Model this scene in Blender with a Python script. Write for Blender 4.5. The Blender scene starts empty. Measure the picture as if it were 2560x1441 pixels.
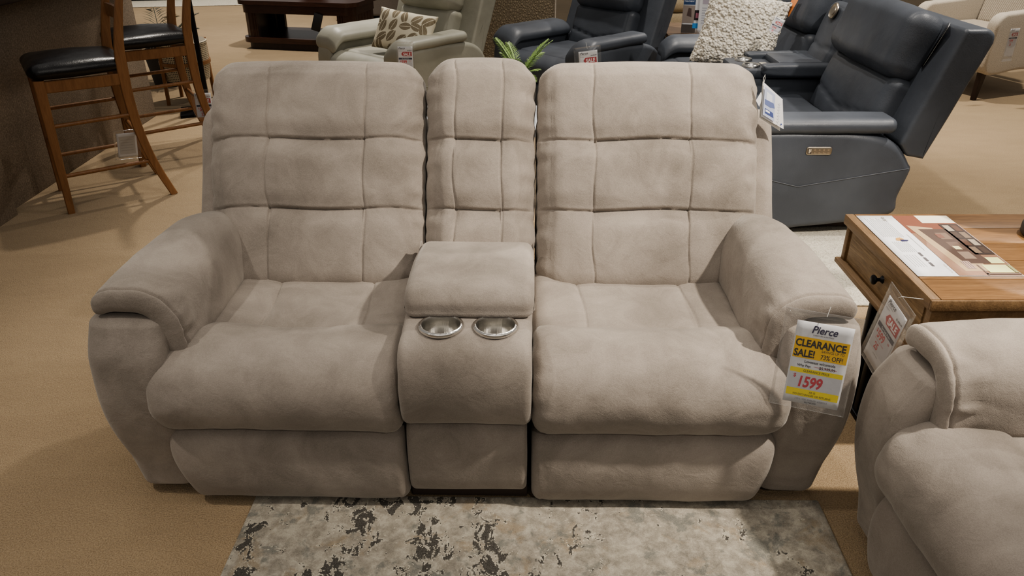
import bpy, bmesh, math, random
import numpy as np
from mathutils import Vector, Matrix, noise
random.seed(7)
PI = math.pi
COL = bpy.context.scene.collection
R = math.radians

# ---------------------------------------------------------------- object helpers
def tag(o, label=None, cat=None, group=None, kind=None):
    if label: o['label'] = label
    if cat: o['category'] = cat
    if group: o['group'] = group
    if kind: o['kind'] = kind
    return o

def thing(name, label, cat, loc=(0, 0, 0), rz=0.0, group=None):
    o = bpy.data.objects.new(name, None)
    o.empty_display_size = 0.1
    COL.objects.link(o)
    o.location = loc
    o.rotation_euler = (0, 0, rz)
    return tag(o, label, cat, group)

def smooth(me, angle=None):
    n = len(me.polygons)
    if n:
        me.polygons.foreach_set('use_smooth', [True] * n)
        if angle is not None:
            me.set_sharp_from_angle(angle=R(angle))

def link(name, me, mat, parent=None, sm=True, angle=None):
    if mat is not None:
        for m in (mat if isinstance(mat, (list, tuple)) else [mat]):
            me.materials.append(m)
    if sm: smooth(me, angle)
    o = bpy.data.objects.new(name, me)
    COL.objects.link(o)
    if parent: o.parent = parent
    return o

def mesh_np(name, V, F):
    """V (n,3); F list of faces or (m,4) array"""
    me = bpy.data.meshes.new(name)
    F = [tuple(int(i) for i in f) for f in F] if not isinstance(F, list) else F
    V = np.asarray(V, float)
    vol = 0.0
    Fa = [f for f in F if len(f) >= 3]
    if len(Fa):
        i0 = np.array([f[0] for f in Fa]); i1 = np.array([f[1] for f in Fa]); i2 = np.array([f[2] for f in Fa])
        i3 = np.array([f[3] if len(f) > 3 else f[2] for f in Fa])
        c = V.mean(0)
        A, B, C_, D = V[i0] - c, V[i1] - c, V[i2] - c, V[i3] - c
        vol = (np.einsum('ij,ij->i', A, np.cross(B, C_)) + np.einsum('ij,ij->i', A, np.cross(C_, D))).sum()
    if vol < 0:
        Fa = [tuple(reversed(f)) for f in Fa]
    me.from_pydata([tuple(v) for v in V.tolist()], [], Fa)
    me.update()
    return me

def axis_samples(h, r, res, extra=(), ex_w=0.012, ex_n=4):
    r = min(r, h * 0.999)
    s = []
    k = 6
    for i in range(k + 1):
        s += [-h + r * i / k, h - r + r * i / k]
    L = 2 * (h - r)
    n = max(1, int(math.ceil(L / res)))
    s += [-(h - r) + L * i / n for i in range(n + 1)]
    for e in extra:
        for j in range(-ex_n, ex_n + 1):
            v = e + ex_w * (abs(j) / ex_n) ** 1.6 * (1 if j >= 0 else -1)
            if -h < v < h: s.append(v)
    s = sorted(s)
    out = [s[0]]
    for v in s[1:]:
        if v - out[-1] > 0.0006: out.append(v)
    out[0] = -h; out[-1] = h
    return np.array(out)

def box_lattice(size, r, res=0.02, extra=((), (), ())):
    """rounded box: returns P (positions), A (raw lattice coords), quads"""
    if not isinstance(res, (tuple, list)): res = (res,) * 3
    hs = [s / 2 for s in size]
    if not isinstance(r, (tuple, list)): r = (r, r, r)
    r = [min(r[i], hs[i] * 0.98) for i in range(3)]
    S = [axis_samples(hs[i], r[i], res[i], extra[i]) for i in range(3)]
    N = [len(s) for s in S]
    ids, quads = [], []
    def gid(i, j, k): return (i * N[1] + j) * N[2] + k
    for ax in range(3):
        o1, o2 = [(1, 2), (2, 0), (0, 1)][ax]
        a, b = np.meshgrid(np.arange(N[o1]), np.arange(N[o2]), indexing='ij')
        for side in (0, N[ax] - 1):
            idx = [None] * 3
            idx[ax] = np.full_like(a, side); idx[o1] = a; idx[o2] = b
            g = gid(*idx)
            q = np.stack([g[:-1, :-1], g[1:, :-1], g[1:, 1:], g[:-1, 1:]], -1).reshape(-1, 4)
            if side == 0: q = q[:, ::-1]
            quads.append(q)
    Q = np.concatenate(quads)
    u, inv = np.unique(Q, return_inverse=True)
    Q = inv.reshape(Q.shape)
    k = u % N[2]; j = (u // N[2]) % N[1]; i = u // (N[1] * N[2])
    A = np.stack([S[0][i], S[1][j], S[2][k]], 1)
    hv = np.array(hs); rv = np.array(r)
    q = np.clip(A, -(hv - rv), hv - rv)
    d = (A - q) / rv
    # even angular spacing
    d = np.sign(d) * np.tan(np.abs(d) * PI / 4)
    m = np.abs(d).max(1)
    ln = np.linalg.norm(d, axis=1)
    f = np.where(ln > 1e-9, m / np.maximum(ln, 1e-9), 1.0)
    # points on a cube surface always have max |d| = 1 on at least one axis
    P = q + d * f[:, None] * rv
    return P, A, Q

def np_normals(V, Q):
    Q = np.asarray(Q)
    n = np.cross(V[Q[:, 2]] - V[Q[:, 0]], V[Q[:, 3]] - V[Q[:, 1]])
    N = np.zeros_like(V)
    for c in range(4): np.add.at(N, Q[:, c], n)
    return N / np.maximum(np.linalg.norm(N, axis=1)[:, None], 1e-12)

def rbox(name, mat, size, r, loc=(0, 0, 0), rot=(0, 0, 0), parent=None, res=0.03, extra=((), (), ()), deform=None, disp=None, noise_amp=0.0, noise_scale=6.0, seed=0, angle=None, pre=None, disp2=None):
    P, A, Q = box_lattice(size, r, res, extra)
    if deform: P = deform(P, A)
    if disp or noise_amp:
        N = np_normals(P, Q)
        d = np.zeros(len(P))
        if disp: d = d + disp(A, P, N)
        if noise_amp: d = d + noise_amp * nz(P, noise_scale, seed)
        P = P + N * d[:, None]
    M = Matrix.Translation(loc) @ Matrix.Rotation(rot[2], 4, 'Z') @ Matrix.Rotation(rot[1], 4, 'Y') @ Matrix.Rotation(rot[0], 4, 'X')
    M = np.array(M)
    P = P @ M[:3, :3].T + M[:3, 3]
    if pre: P = pre(P)
    return link(name, mesh_np(name, P, Q), mat, parent, angle=angle)

def nz(P, s, seed=0, stretch=(1, 1, 1)):
    off = Vector((seed * 13.7, seed * 7.3, seed * 3.1))
    st = stretch
    return np.array([noise.noise(Vector((p[0] * s * st[0], p[1] * s * st[1], p[2] * s * st[2])) + off) for p in P.tolist()])

def catmull(pts, seg=6, closed=True):
    n = len(pts); out = []
    P = [np.array(p, float) for p in pts]
    rng = range(n) if closed else range(n - 1)
    for i in rng:
        if closed: p0, p1, p2, p3 = P[(i - 1) % n], P[i], P[(i + 1) % n], P[(i + 2) % n]
        else: p0, p1, p2, p3 = P[max(i - 1, 0)], P[i], P[i + 1], P[min(i + 2, n - 1)]
        for k in range(seg):
            t = k / seg
            out.append(0.5 * ((2 * p1) + (-p0 + p2) * t + (2 * p0 - 5 * p1 + 4 * p2 - p3) * t * t + (-p0 + 3 * p1 - 3 * p2 + p3) * t ** 3))
    if not closed: out.append(P[-1])
    return np.array(out)

def resample_closed(C, step):
    D = np.vstack([C, C[:1]])
    L = np.r_[0, np.cumsum(np.linalg.norm(np.diff(D, axis=0), axis=1))]
    n = max(8, int(L[-1] / step))
    t = np.linspace(0, L[-1], n, endpoint=False)
    return np.stack([np.interp(t, L, D[:, i]) for i in range(2)], 1)

def sweep(name, mat, prof, x0, x1, r, parent=None, step=0.01, xres=0.02, xextra=(), deform=None, disp=None, noise_amp=0.0, noise_scale=6.0, seed=0, smoothp=True, angle=None, seg=6, axis='x'):
    """closed (y,z) profile swept along x with rounded ends"""
    C = catmull(prof, seg) if smoothp else np.array(prof, float)
    C = resample_closed(C, step)
    area = 0.5 * np.sum(C[:, 0] * np.roll(C[:, 1], -1) - np.roll(C[:, 0], -1) * C[:, 1])
    if area < 0: C = C[::-1]
    T = np.roll(C, -1, 0) - np.roll(C, 1, 0)
    T /= np.linalg.norm(T, axis=1)[:, None]
    Nn = np.stack([T[:, 1], -T[:, 0]], 1)      # outward for ccw
    for _ in range(2): Nn = (Nn + np.roll(Nn, 1, 0) + np.roll(Nn, -1, 0)) / 3
    Nn /= np.linalg.norm(Nn, axis=1)[:, None]
    st = []
    K = 7
    for k in range(K): st.append((x0 + r - r * math.cos(PI / 2 * k / K), r * (1 - math.sin(PI / 2 * k / K))))
    body = axis_samples((x1 - x0 - 2 * r) / 2, 1e-4, xres, [e - (x0 + x1) / 2 for e in xextra])
    for b in body: st.append(((x0 + x1) / 2 + b, 0.0))
    for k in range(K, -1, -1):
        if k < K: st.append((x1 - r + r * math.cos(PI / 2 * k / K), r * (1 - math.sin(PI / 2 * k / K))))
    n = len(C)
    V, A = [], []
    cen = C.mean(0)
    def ring(x, inset, sc=1.0):
        c = C - Nn * inset
        c = cen + (c - cen) * sc
        for i in range(n):
            V.append((x, c[i, 0], c[i, 1])); A.append((x, i / n, 1.0 if sc == 1.0 else 0.0))
    for sc in (0.02, 0.35, 0.7): ring(st[0][0], r, sc)
    for x, ins in st: ring(x, ins)
    for sc in (0.7, 0.35, 0.02): ring(st[-1][0], r, sc)
    nr = len(V) // n
    Q = []
    for j in range(nr - 1):
        for i in range(n):
            Q.append((j * n + i, j * n + (i + 1) % n, (j + 1) * n + (i + 1) % n, (j + 1) * n + i))
    V = np.array(V, float); A = np.array(A)
    if deform: V = deform(V, A)
    Qa = np.array(Q)
    Nv = np_normals(V, Qa)
    # orient outward
    if np.einsum('ij,ij->i', Nv, V - V.mean(0)).sum() < 0: Nv = -Nv
    if disp or noise_amp:
        d = np.zeros(len(V))
        if disp: d = d + disp(A, V, Nv)
        if noise_amp: d = d + noise_amp * nz(V, noise_scale, seed)
        V = V + Nv * d[:, None]
    F = list(map(tuple, Qa.tolist()))
    F.append(tuple(range(n - 1, -1, -1))); F.append(tuple(range((nr - 1) * n, nr * n)))
    if axis == 'y': V = V[:, [1, 0, 2]]
    return link(name, mesh_np(name, V, F), mat, parent, angle=angle)

def gr(d, w, depth): return -depth * np.exp(-(d / w) ** 2)
def sst(a, b, x):
    t = np.clip((x - a) / (b - a), 0, 1); return t * t * (3 - 2 * t)

def tube(name, mat, pts, rad, parent=None, seg=8, closed=False, rads=None, sm_pts=0, flat=1.0):
    P = [Vector(p) for p in pts]
    if sm_pts:
        P = [Vector(p) for p in catmull3(pts, sm_pts)]
    n = len(P); V = []; F = []
    up = None
    for i, p in enumerate(P):
        a = P[(i - 1) % n] if (closed or i > 0) else p
        b = P[(i + 1) % n] if (closed or i < n - 1) else p
        t = (b - a).normalized()
        if up is None:
            up = Vector((0, 0, 1)) if abs(t.z) < 0.9 else Vector((0, 1, 0))
        s = t.cross(up).normalized(); up = s.cross(t).normalized()
        rr = rads[i] if rads is not None else rad
        for k in range(seg):
            an = 2 * PI * k / seg
            V.append(p + (s * math.cos(an) + up * math.sin(an) * flat) * rr)
    m = n if closed else n - 1
    for i in range(m):
        for k in range(seg):
            F.append((i * seg + k, i * seg + (k + 1) % seg, ((i + 1) % n) * seg + (k + 1) % seg, ((i + 1) % n) * seg + k))
    if not closed:
        F.append(tuple(range(seg - 1, -1, -1))); F.append(tuple(range((n - 1) * seg, n * seg)))
    return link(name, mesh_np(name, V, F), mat, parent, angle=50)

def catmull3(pts, seg):
    P = [np.array(p, float) for p in pts]; n = len(P); out = []
    for i in range(n - 1):
        p0, p1, p2, p3 = P[max(i - 1, 0)], P[i], P[i + 1], P[min(i + 2, n - 1)]
        for k in range(seg):
            t = k / seg
            out.append(0.5 * ((2 * p1) + (-p0 + p2) * t + (2 * p0 - 5 * p1 + 4 * p2 - p3) * t * t + (-p0 + 3 * p1 - 3 * p2 + p3) * t ** 3))
    out.append(P[-1]); return out

def beam(name, mat, pts, sec, parent=None, bev=0.004, sm_pts=0, side=(0, 1, 0)):
    """rectangular section beam along points; sec list of (w,d): w along 'side' vector"""
    if sm_pts:
        q = [tuple(p) + tuple(s) for p, s in zip(pts, sec)]
        P6 = [np.array(p, float) for p in q]; out = []
        n = len(P6)
        for i in range(n - 1):
            p0, p1, p2, p3 = P6[max(i - 1, 0)], P6[i], P6[i + 1], P6[min(i + 2, n - 1)]
            for k in range(sm_pts):
                t = k / sm_pts
                out.append(0.5 * ((2 * p1) + (-p0 + p2) * t + (2 * p0 - 5 * p1 + 4 * p2 - p3) * t * t + (-p0 + 3 * p1 - 3 * p2 + p3) * t ** 3))
        out.append(P6[-1])
        pts = [o[:3] for o in out]; sec = [o[3:] for o in out]
    P = [Vector(p) for p in pts]; n = len(P); V = []; F = []
    sd = Vector(side).normalized()
    for i, p in enumerate(P):
        a = P[i - 1] if i else p; b = P[i + 1] if i < n - 1 else p
        t = (b - a).normalized()
        o = t.cross(sd).normalized()
        w, d = sec[i][0] / 2, sec[i][1] / 2
        bb = min(bev, w * .6, d * .6)
        for (x, y) in ((-w + bb, -d), (w - bb, -d), (w, -d + bb), (w, d - bb), (w - bb, d), (-w + bb, d), (-w, d - bb), (-w, -d + bb)):
            V.append(p + sd * x + o * y)
    for i in range(n - 1):
        for k in range(8):
            F.append((i * 8 + k, i * 8 + (k + 1) % 8, (i + 1) * 8 + (k + 1) % 8, (i + 1) * 8 + k))
    F.append(tuple(range(7, -1, -1))); F.append(tuple(range((n - 1) * 8, n * 8)))
    return link(name, mesh_np(name, V, F), mat, parent, angle=35)

def bbox(name, mat, lo, hi, parent=None, bev=0.004, rot=None, kind=None):
    """bevelled box from lo to hi"""
    bm = bmesh.new()
    bmesh.ops.create_cube(bm, size=1.0)
    c = [(lo[i] + hi[i]) / 2 for i in range(3)]; s = [abs(hi[i] - lo[i]) for i in range(3)]
    bmesh.ops.scale(bm, vec=s, verts=bm.verts)
    if bev > 0:
        bmesh.ops.bevel(bm, geom=bm.edges[:], offset=min(bev, min(s) * .45), segments=2, affect='EDGES', profile=0.5)
    if rot: bmesh.ops.rotate(bm, matrix=Matrix.Rotation(rot[0], 3, rot[1]), verts=bm.verts)
    bmesh.ops.translate(bm, vec=c, verts=bm.verts)
    me = bpy.data.meshes.new(name); bm.to_mesh(me); bm.free()
    o = link(name, me, mat, parent, angle=30)
    if kind: o['kind'] = kind
    return o

def lathe(name, mat, prof, loc=(0, 0, 0), parent=None, seg=40, angle=40):
    V, F = [], []
    n = len(prof)
    for (r_, z) in prof:
        for k in range(seg):
            a = 2 * PI * k / seg
            V.append((loc[0] + max(r_, 1e-5) * math.cos(a), loc[1] + max(r_, 1e-5) * math.sin(a), loc[2] + z))
    for i in range(n - 1):
        for k in range(seg):
            F.append((i * seg + k, i * seg + (k + 1) % seg, (i + 1) * seg + (k + 1) % seg, (i + 1) * seg + k))
    if prof[0][0] > 1e-4: pass
    me = bpy.data.meshes.new(name); me.from_pydata(V, [], F); me.update()
    bm = bmesh.new(); bm.from_mesh(me)
    bmesh.ops.remove_doubles(bm, verts=bm.verts, dist=2e-5)
    bmesh.ops.recalc_face_normals(bm, faces=bm.faces)
    bm.to_mesh(me); bm.free()
    return link(name, me, mat, parent, angle=angle)

# ---------------------------------------------------------------- materials
def srgb(h):
    h = h.lstrip('#')
    c = [int(h[i:i + 2], 16) / 255 for i in (0, 2, 4)]
    return tuple((x / 12.92 if x <= 0.04045 else ((x + 0.055) / 1.055) ** 2.4) for x in c) + (1.0,)

class NT:
    def __init__(s, name):
        s.m = bpy.data.materials.new(name); s.m.use_nodes = True
        s.t = s.m.node_tree; s.b = s.t.nodes['Principled BSDF']
    def n(s, typ, **kw):
        nd = s.t.nodes.new(typ)
        for k, v in kw.items():
            if k.startswith('_'): nd.inputs[k[1:]].default_value = v
            else: setattr(nd, k, v)
        return nd
    def l(s, a, b): s.t.links.new(a, b)
    def coords(s, scale=(1, 1, 1), rot=(0, 0, 0)):
        tc = s.n('ShaderNodeTexCoord'); mp = s.n('ShaderNodeMapping')
        mp.inputs['Scale'].default_value = scale; mp.inputs['Rotation'].default_value = rot
        s.l(tc.outputs['Object'], mp.inputs['Vector']); return mp.outputs['Vector']
    def noise(s, vec, scale, detail=3, rough=0.5, dist=0.0):
        nd = s.n('ShaderNodeTexNoise', _Scale=scale, _Detail=detail, _Roughness=rough, _Distortion=dist)
        s.l(vec, nd.inputs['Vector']); return nd.outputs['Fac']
    def voro(s, vec, scale, feature='F1', out='Distance', **kw):
        nd = s.n('ShaderNodeTexVoronoi', _Scale=scale, feature=feature, **kw)
        s.l(vec, nd.inputs['Vector']); return nd.outputs[out]
    def ramp(s, fac, stops, interp='LINEAR'):
        nd = s.n('ShaderNodeValToRGB'); cr = nd.color_ramp; cr.interpolation = interp
        while len(cr.elements) < len(stops): cr.elements.new(0.5)
        for e, (p, c) in zip(cr.elements, stops):
            e.position = p; e.color = c if isinstance(c, tuple) else srgb(c)
        s.l(fac, nd.inputs['Fac']); return nd.outputs['Color']
    def mix(s, fac, a, b, typ='MIX'):
        nd = s.n('ShaderNodeMix', data_type='RGBA', blend_type=typ)
        for sock, v in ((nd.inputs[0], fac), (nd.inputs[6], a), (nd.inputs[7], b)):
            if hasattr(v, 'links'): s.l(v, sock)
            elif isinstance(v, str): sock.default_value = srgb(v)
            else: sock.default_value = v
        return nd.outputs[2]
    def math(s, op, a, b=0.0, c=None):
        nd = s.n('ShaderNodeMath', operation=op)
        for i, v in enumerate((a, b) if c is None else (a, b, c)):
            if hasattr(v, 'links'): s.l(v, nd.inputs[i])
            else: nd.inputs[i].default_value = v
        return nd.outputs[0]
    def bump(s, h, strength, dist, prev=None):
        nd = s.n('ShaderNodeBump', _Strength=strength, _Distance=dist)
        s.l(h, nd.inputs['Height'])
        if prev is not None: s.l(prev, nd.inputs['Normal'])
        return nd.outputs['Normal']
    def done(s, color=None, rough=None, normal=None, **kw):
        b = s.b
        if color is not None:
            if hasattr(color, 'links'): s.l(color, b.inputs['Base Color'])
            else: b.inputs['Base Color'].default_value = srgb(color) if isinstance(color, str) else color
        if rough is not None:
            if hasattr(rough, 'links'): s.l(rough, b.inputs['Roughness'])
            else: b.inputs['Roughness'].default_value = rough
        if normal is not None: s.l(normal, b.inputs['Normal'])
        for k, v in kw.items(): b.inputs[k.replace('_', ' ')].default_value = v
        return s.m

_plain = {}
def plain(hexc, rough=0.6, **kw):
    key = (hexc, rough, tuple(sorted(kw.items())))
    if key not in _plain:
        t = NT('plain_' + hexc.strip('#')); v = t.coords()
        nn = t.noise(v, 60, 2)
        c = t.mix(nn, tuple(x * .94 for x in srgb(hexc)[:3]) + (1,), tuple(min(1, x * 1.05) for x in srgb(hexc)[:3]) + (1,))
        _plain[key] = t.done(c, rough, **kw)
    return _plain[key]

def suede(name, base, dark, light):
    t = NT(name); v = t.coords()
    big = t.noise(v, 2.6, 2, .6, .6)
    col = t.ramp(big, [(.3, dark), (.5, base), (.7, light)])
    mott = t.noise(v, 7, 4, .68, 1.8)
    col = t.mix(.26, col, t.ramp(mott, [(.35, dark), (.65, light)]))
    fine = t.noise(v, 420, 1, .5)
    col = t.mix(.09, col, t.ramp(fine, [(.3, (0.10, 0.085, 0.07, 1)), (.7, (.62, .56, .5, 1))]))
    peb = t.voro(v, 480, 'F1')
    n1 = t.bump(peb, .26, .0013)
    n2 = t.bump(t.noise(v, 190, 1, .6), .16, .0012, n1)
    n3 = t.bump(t.noise(v, 26, 2, .6, .9), .3, .005, n2)
    return t.done(col, .82, n3, Sheen_Weight=.35, Sheen_Roughness=.45, Sheen_Tint=(.9, .86, .8, 1), Specular_IOR_Level=.25)

def leather(name, base, dark, rough=.38, grain=260):
    t = NT(name); v = t.coords()
    col = t.ramp(t.noise(v, 4, 3), [(.3, dark), (.7, base)])
    n1 = t.bump(t.voro(v, grain, 'F1'), .18, .0015)
    n2 = t.bump(t.noise(v, 14, 3, .55, .5), .25, .006, n1)
    rg = t.math('MULTIPLY_ADD', t.noise(v, 20, 3), .15, rough - .07)
    return t.done(col, rg, n2, Specular_IOR_Level=.5)

def wood(name, a, b, c, rough=.45, scale=(3, 22, 22), rot=(0, 0, 0), bumpv=.15):
    t = NT(name); v = t.coords(scale, rot)
    g = t.noise(v, 1.4, 6, .62, 1.3)
    col = t.ramp(g, [(.28, a), (.5, b), (.72, c)])
    f = t.noise(v, 9, 3, .6, .3)
    col = t.mix(.28, col, t.ramp(f, [(.35, a), (.65, c)]))
    n = t.bump(f, bumpv, .002)
    return t.done(col, rough, n, Specular_IOR_Level=.45)

M = {}
M['suede'] = suede('taupe_suede', '#8E857C', '#746C63', '#A59B91')
M['navy'] = leather('navy_leather', '#50555D', '#42464D', .46)
M['grey_leather'] = leather('pale_grey_leather', '#9E9C90', '#8D8B7E', .45)
M['black_leather'] = leather('black_leather', '#161517', '#0E0D0F', .30, 180)
M['maple'] = wood('honey_maple', '#714E32', '#876040', '#966E4A', .42, (22, 22, 2.2))
M['oak'] = wood('rustic_oak', '#5F4A32', '#785F44', '#8A7050', .5, (26, 3.0, 26), bumpv=.4)
M['oak_top'] = wood('oak_planks', '#60462B', '#7D5C3A', '#8F6D48', .45, (2.4, 26, 26), bumpv=.3)
M['oak_drawer'] = wood('oak_drawer_face', '#584530', '#7B6245', '#A48B68', .5, (26, 3.0, 40), bumpv=.6)
M['walnut'] = wood('dark_walnut', '#2A1A14', '#38231B', '#472D22', .28, (2.5, 22, 22))
M['espresso'] = wood('espresso_wood', '#1C1210', '#261916', '#30201B', .35, (22, 22, 2.5))
M['mocha'] = wood('mocha_wood', '#5B4A3C', '#6E5A48', '#7E6955', .3, (3, 22, 22))
M['blackmetal'] = plain('#15161A', .4, Metallic=.6)
M['darkdisc'] = plain('#4A4641', .5)
M['white'] = plain('#E4E4E6', .6)
M['offwhite'] = plain('#DAD8D2', .7)
M['under'] = plain('#3B302A', .8)

def steel():
    t = NT('brushed_steel'); v = t.coords((1, 1, .01))
    return t.done('#DCDAD6', .22, t.bump(t.noise(v, 110, 2), .35, .003), Metallic=1.0)
M['steel'] = steel()
def nickel():
    t = NT('satin_nickel'); v = t.coords()
    return t.done('#A39A8C', .35, t.bump(t.noise(v, 120, 2), .05, .001), Metallic=.9)
M['nickel'] = nickel()

def plastic():
    t = NT('clear_vinyl'); v = t.coords()
    n = t.bump(t.noise(v, 18, 2, .5, .5), .35, .006)
    tr = t.n('ShaderNodeBsdfTransparent'); gl = t.n('ShaderNodeBsdfGlossy', _Roughness=.12)
    df = t.n('ShaderNodeBsdfDiffuse'); df.inputs['Color'].default_value = (.8, .8, .8, 1)
    t.l(n, gl.inputs['Normal'])
    m1 = t.n('ShaderNodeMixShader', _Fac=.10); m2 = t.n('ShaderNodeMixShader', _Fac=.035)
    fr = t.n('ShaderNodeFresnel', _IOR=1.5); t.l(n, fr.inputs['Normal'])
    t.l(t.math('MULTIPLY_ADD', fr.outputs[0], .30, .0), m1.inputs[0])
    t.l(tr.outputs[0], m1.inputs[1]); t.l(gl.outputs[0], m1.inputs[2])
    t.l(m1.outputs[0], m2.inputs[1]); t.l(df.outputs[0], m2.inputs[2])
    out = t.t.nodes['Material Output']; t.l(m2.outputs[0], out.inputs['Surface'])
    return t.m
M['plastic'] = plastic()
def glass():
    t = NT('clear_glass'); v = t.coords()
    return t.done('#F4F8F8', .04, t.bump(t.noise(v, 8, 1), .02, .002), Transmission_Weight=1.0, IOR=1.3)
M['glass'] = glass()

def carpet():
    t = NT('beige_carpet'); v = t.coords()
    big = t.noise(v, .8, 4, .55, .8)
    col = t.ramp(big, [(.3, '#927C62'), (.5, '#9F886C'), (.7, '#AA9375')])
    tr = t.noise(t.coords((1, 2.6, 1)), 3.2, 4, .6, 1.0)
    col = t.mix(.25, col, t.ramp(tr, [(.35, '#89765A'), (.65, '#AD9979')]))
    f = t.noise(v, 260, 1, .7)
    col = t.mix(.4, col, t.ramp(f, [(.3, '#64533D'), (.7, '#C6B292')]), 'MIX')
    n = t.bump(f, .7, .006)
    n = t.bump(t.noise(v, 40, 1), .3, .008, n)
    return t.done(col, .95, n, Specular_IOR_Level=.1, Sheen_Weight=.15)
M['carpet'] = carpet()

def rugmat():
    t = NT('distressed_abstract_rug'); v0 = t.coords()
    # blocky edges: snap the coordinates to the weave
    sn = t.n('ShaderNodeVectorMath', operation='SNAP'); t.l(v0, sn.inputs[0]); sn.inputs[1].default_value = (.0028, .0032, .0028)
    v = sn.outputs[0]
    b1 = t.noise(v, 8, 4, .68, .3)
    col = t.ramp(b1, [(.25, '#736D63'), (.42, '#8A8378'), (.55, '#9E9789'), (.68, '#AEA798'), (.8, '#877F72')])
    b2 = t.noise(v, 30, 4, .72, .25)
    col = t.mix(.55, col, t.ramp(b2, [(.34, '#5E5950'), (.5, '#989184'), (.64, '#C0B9AA')]))
    sep = t.n('ShaderNodeSeparateXYZ'); t.l(v0, sep.inputs[0])
    X = sep.outputs[0]; Y = sep.outputs[1]
    # tan blotches
    nd = t.n('ShaderNodeMapping'); nd.inputs['Location'].default_value = (4.3, 1.7, 0); t.l(v, nd.inputs['Vector'])
    b3 = t.noise(nd.outputs[0], 8, 5, .65, .5)
    col = t.mix(t.ramp(b3, [(.55, (0, 0, 0, 1)), (.64, (.6, .6, .6, 1))]), col, '#8C7A60')
    nd2 = t.n('ShaderNodeMapping'); nd2.inputs['Location'].default_value = (9.3, 5.7, 0); t.l(v, nd2.inputs['Vector'])
    b5 = t.noise(nd2.outputs[0], 11, 4, .75, .3)
    col = t.mix(t.ramp(b5, [(.54, (0, 0, 0, 1)), (.62, (.7, .7, .7, 1))]), col, '#5F625E')
    # dark worn patches, densest along the left
    pm = t.n('ShaderNodeMapping'); pm.inputs['Location'].default_value = (2.1, 7.9, 0); pm.inputs['Scale'].default_value = (1.25, .85, 1); t.l(v, pm.inputs['Vector'])
    d1 = t.noise(pm.outputs[0], 4.2, 1, .5, .3)
    d2 = t.noise(pm.outputs[0], 17, 6, .72, .7)
    gx = t.math('MULTIPLY', t.math('ABSOLUTE', t.math('ADD', X, .46)), -.11)   # centred near the left third
    dsum = t.math('ADD', t.math('ADD', t.math('MULTIPLY', d1, .50), t.math('MULTIPLY', d2, .85)), gx)
    d3 = t.noise(pm.outputs[0], 30, 4, .6, .4)
    d4 = t.noise(pm.outputs[0], 7, 2, .5)
    dsum = t.math('MAXIMUM', dsum, t.math('ADD', t.math('MULTIPLY', d3, .70), t.math('MULTIPLY', d4, .45)))
    mask = t.ramp(dsum, [(.725, (0, 0, 0, 1)), (.731, (1, 1, 1, 1))])
    halo = t.ramp(dsum, [(.708, (0, 0, 0, 1)), (.722, (.7, .7, .7, 1))])
    col = t.mix(halo, col, '#CFC8B6')
    col = t.mix(mask, col, '#2E2B28')
    f = t.noise(v0, 420, 2, .6)
    col = t.mix(.12, col, t.ramp(f, [(.3, '#3A352E'), (.7, '#F0EADC')]))
    hgt = t.mix(mask, (.6, .6, .6, 1), (.1, .1, .1, 1))
    n = t.bump(hgt, .5, .003); n = t.bump(f, .4, .003, n)
    return t.done(col, .9, n, Specular_IOR_Level=.12, Sheen_Weight=.1)
M['rug'] = rugmat()

def creamrug():
    t = NT('cream_scribble_rug'); v = t.coords()
    w = t.noise(v, 22, 5, .7, 2.2)
    col = t.ramp(w, [(.35, '#B5AFA1'), (.46, '#CCC6B8'), (.5, '#8E8779'), (.54, '#CCC6B8'), (.7, '#BDB7A8')])
    n = t.bump(t.noise(v, 200, 3), .5, .004)
    return t.done(col, .95, n, Specular_IOR_Level=.1)
M['creamrug'] = creamrug()

def walltex():
    t = NT('mottled_brown_wallcovering'); v = t.coords()
    col = t.ramp(t.noise(v, 3, 4, .6), [(.3, '#6E6152'), (.7, '#857767')])
    f = t.noise(v, 120, 4, .7)
    col = t.mix(.5, col, t.ramp(f, [(.35, '#54483B'), (.5, '#7C6E5E'), (.65, '#A49583')]))
    return t.done(col, .85, t.bump(f, .5, .003))
M['wall'] = walltex()

def crackle(name='crackled_chenille', a='#5E5344', b='#7E725E', c='#8F816B', sc=44):
    t = NT(name); v = t.coords((1.5, 1.5, 1))
    d = t.voro(v, sc, 'DISTANCE_TO_EDGE')
    col = t.ramp(d, [(.0, a), (.08, b), (.3, c)])
    f = t.noise(v, 160, 3)
    col = t.mix(.25, col, t.ramp(f, [(.3, a), (.7, c)]))
    return t.done(col, .9, t.bump(d, .5, .01), Sheen_Weight=.2)
M['crackle'] = crackle()
def tweed(name, a, b, stripes=None):
    t = NT(name); v = t.coords()
    col = t.ramp(t.noise(v, 140, 3, .7), [(.3, a), (.7, b)])
    if stripes:
        w = t.n('ShaderNodeTexWave', _Scale=stripes, _Distortion=.6, wave_type='BANDS', bands_direction='X')
        t.l(t.coords((1, 1, .02), (0, 0, R(35))), w.inputs['Vector'])
        col = t.mix(t.math('MULTIPLY', w.outputs['Fac'], .8), col, '#7E7262')
    return t.done(col, .92, t.bump(t.noise(v, 160, 3), .5, .003), Sheen_Weight=.2)
M['beige_tweed'] = tweed('beige_chenille', '#94866F', '#B6A78C')
M['cream_stripe'] = tweed('cream_striped_weave', '#9F9585', '#C2B8A8', 22)
M['cream_weave'] = tweed('cream_weave', '#A09687', '#BFB5A6')
M['mauve'] = tweed('mauve_grey_fabric', '#857E79', '#979089')

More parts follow.
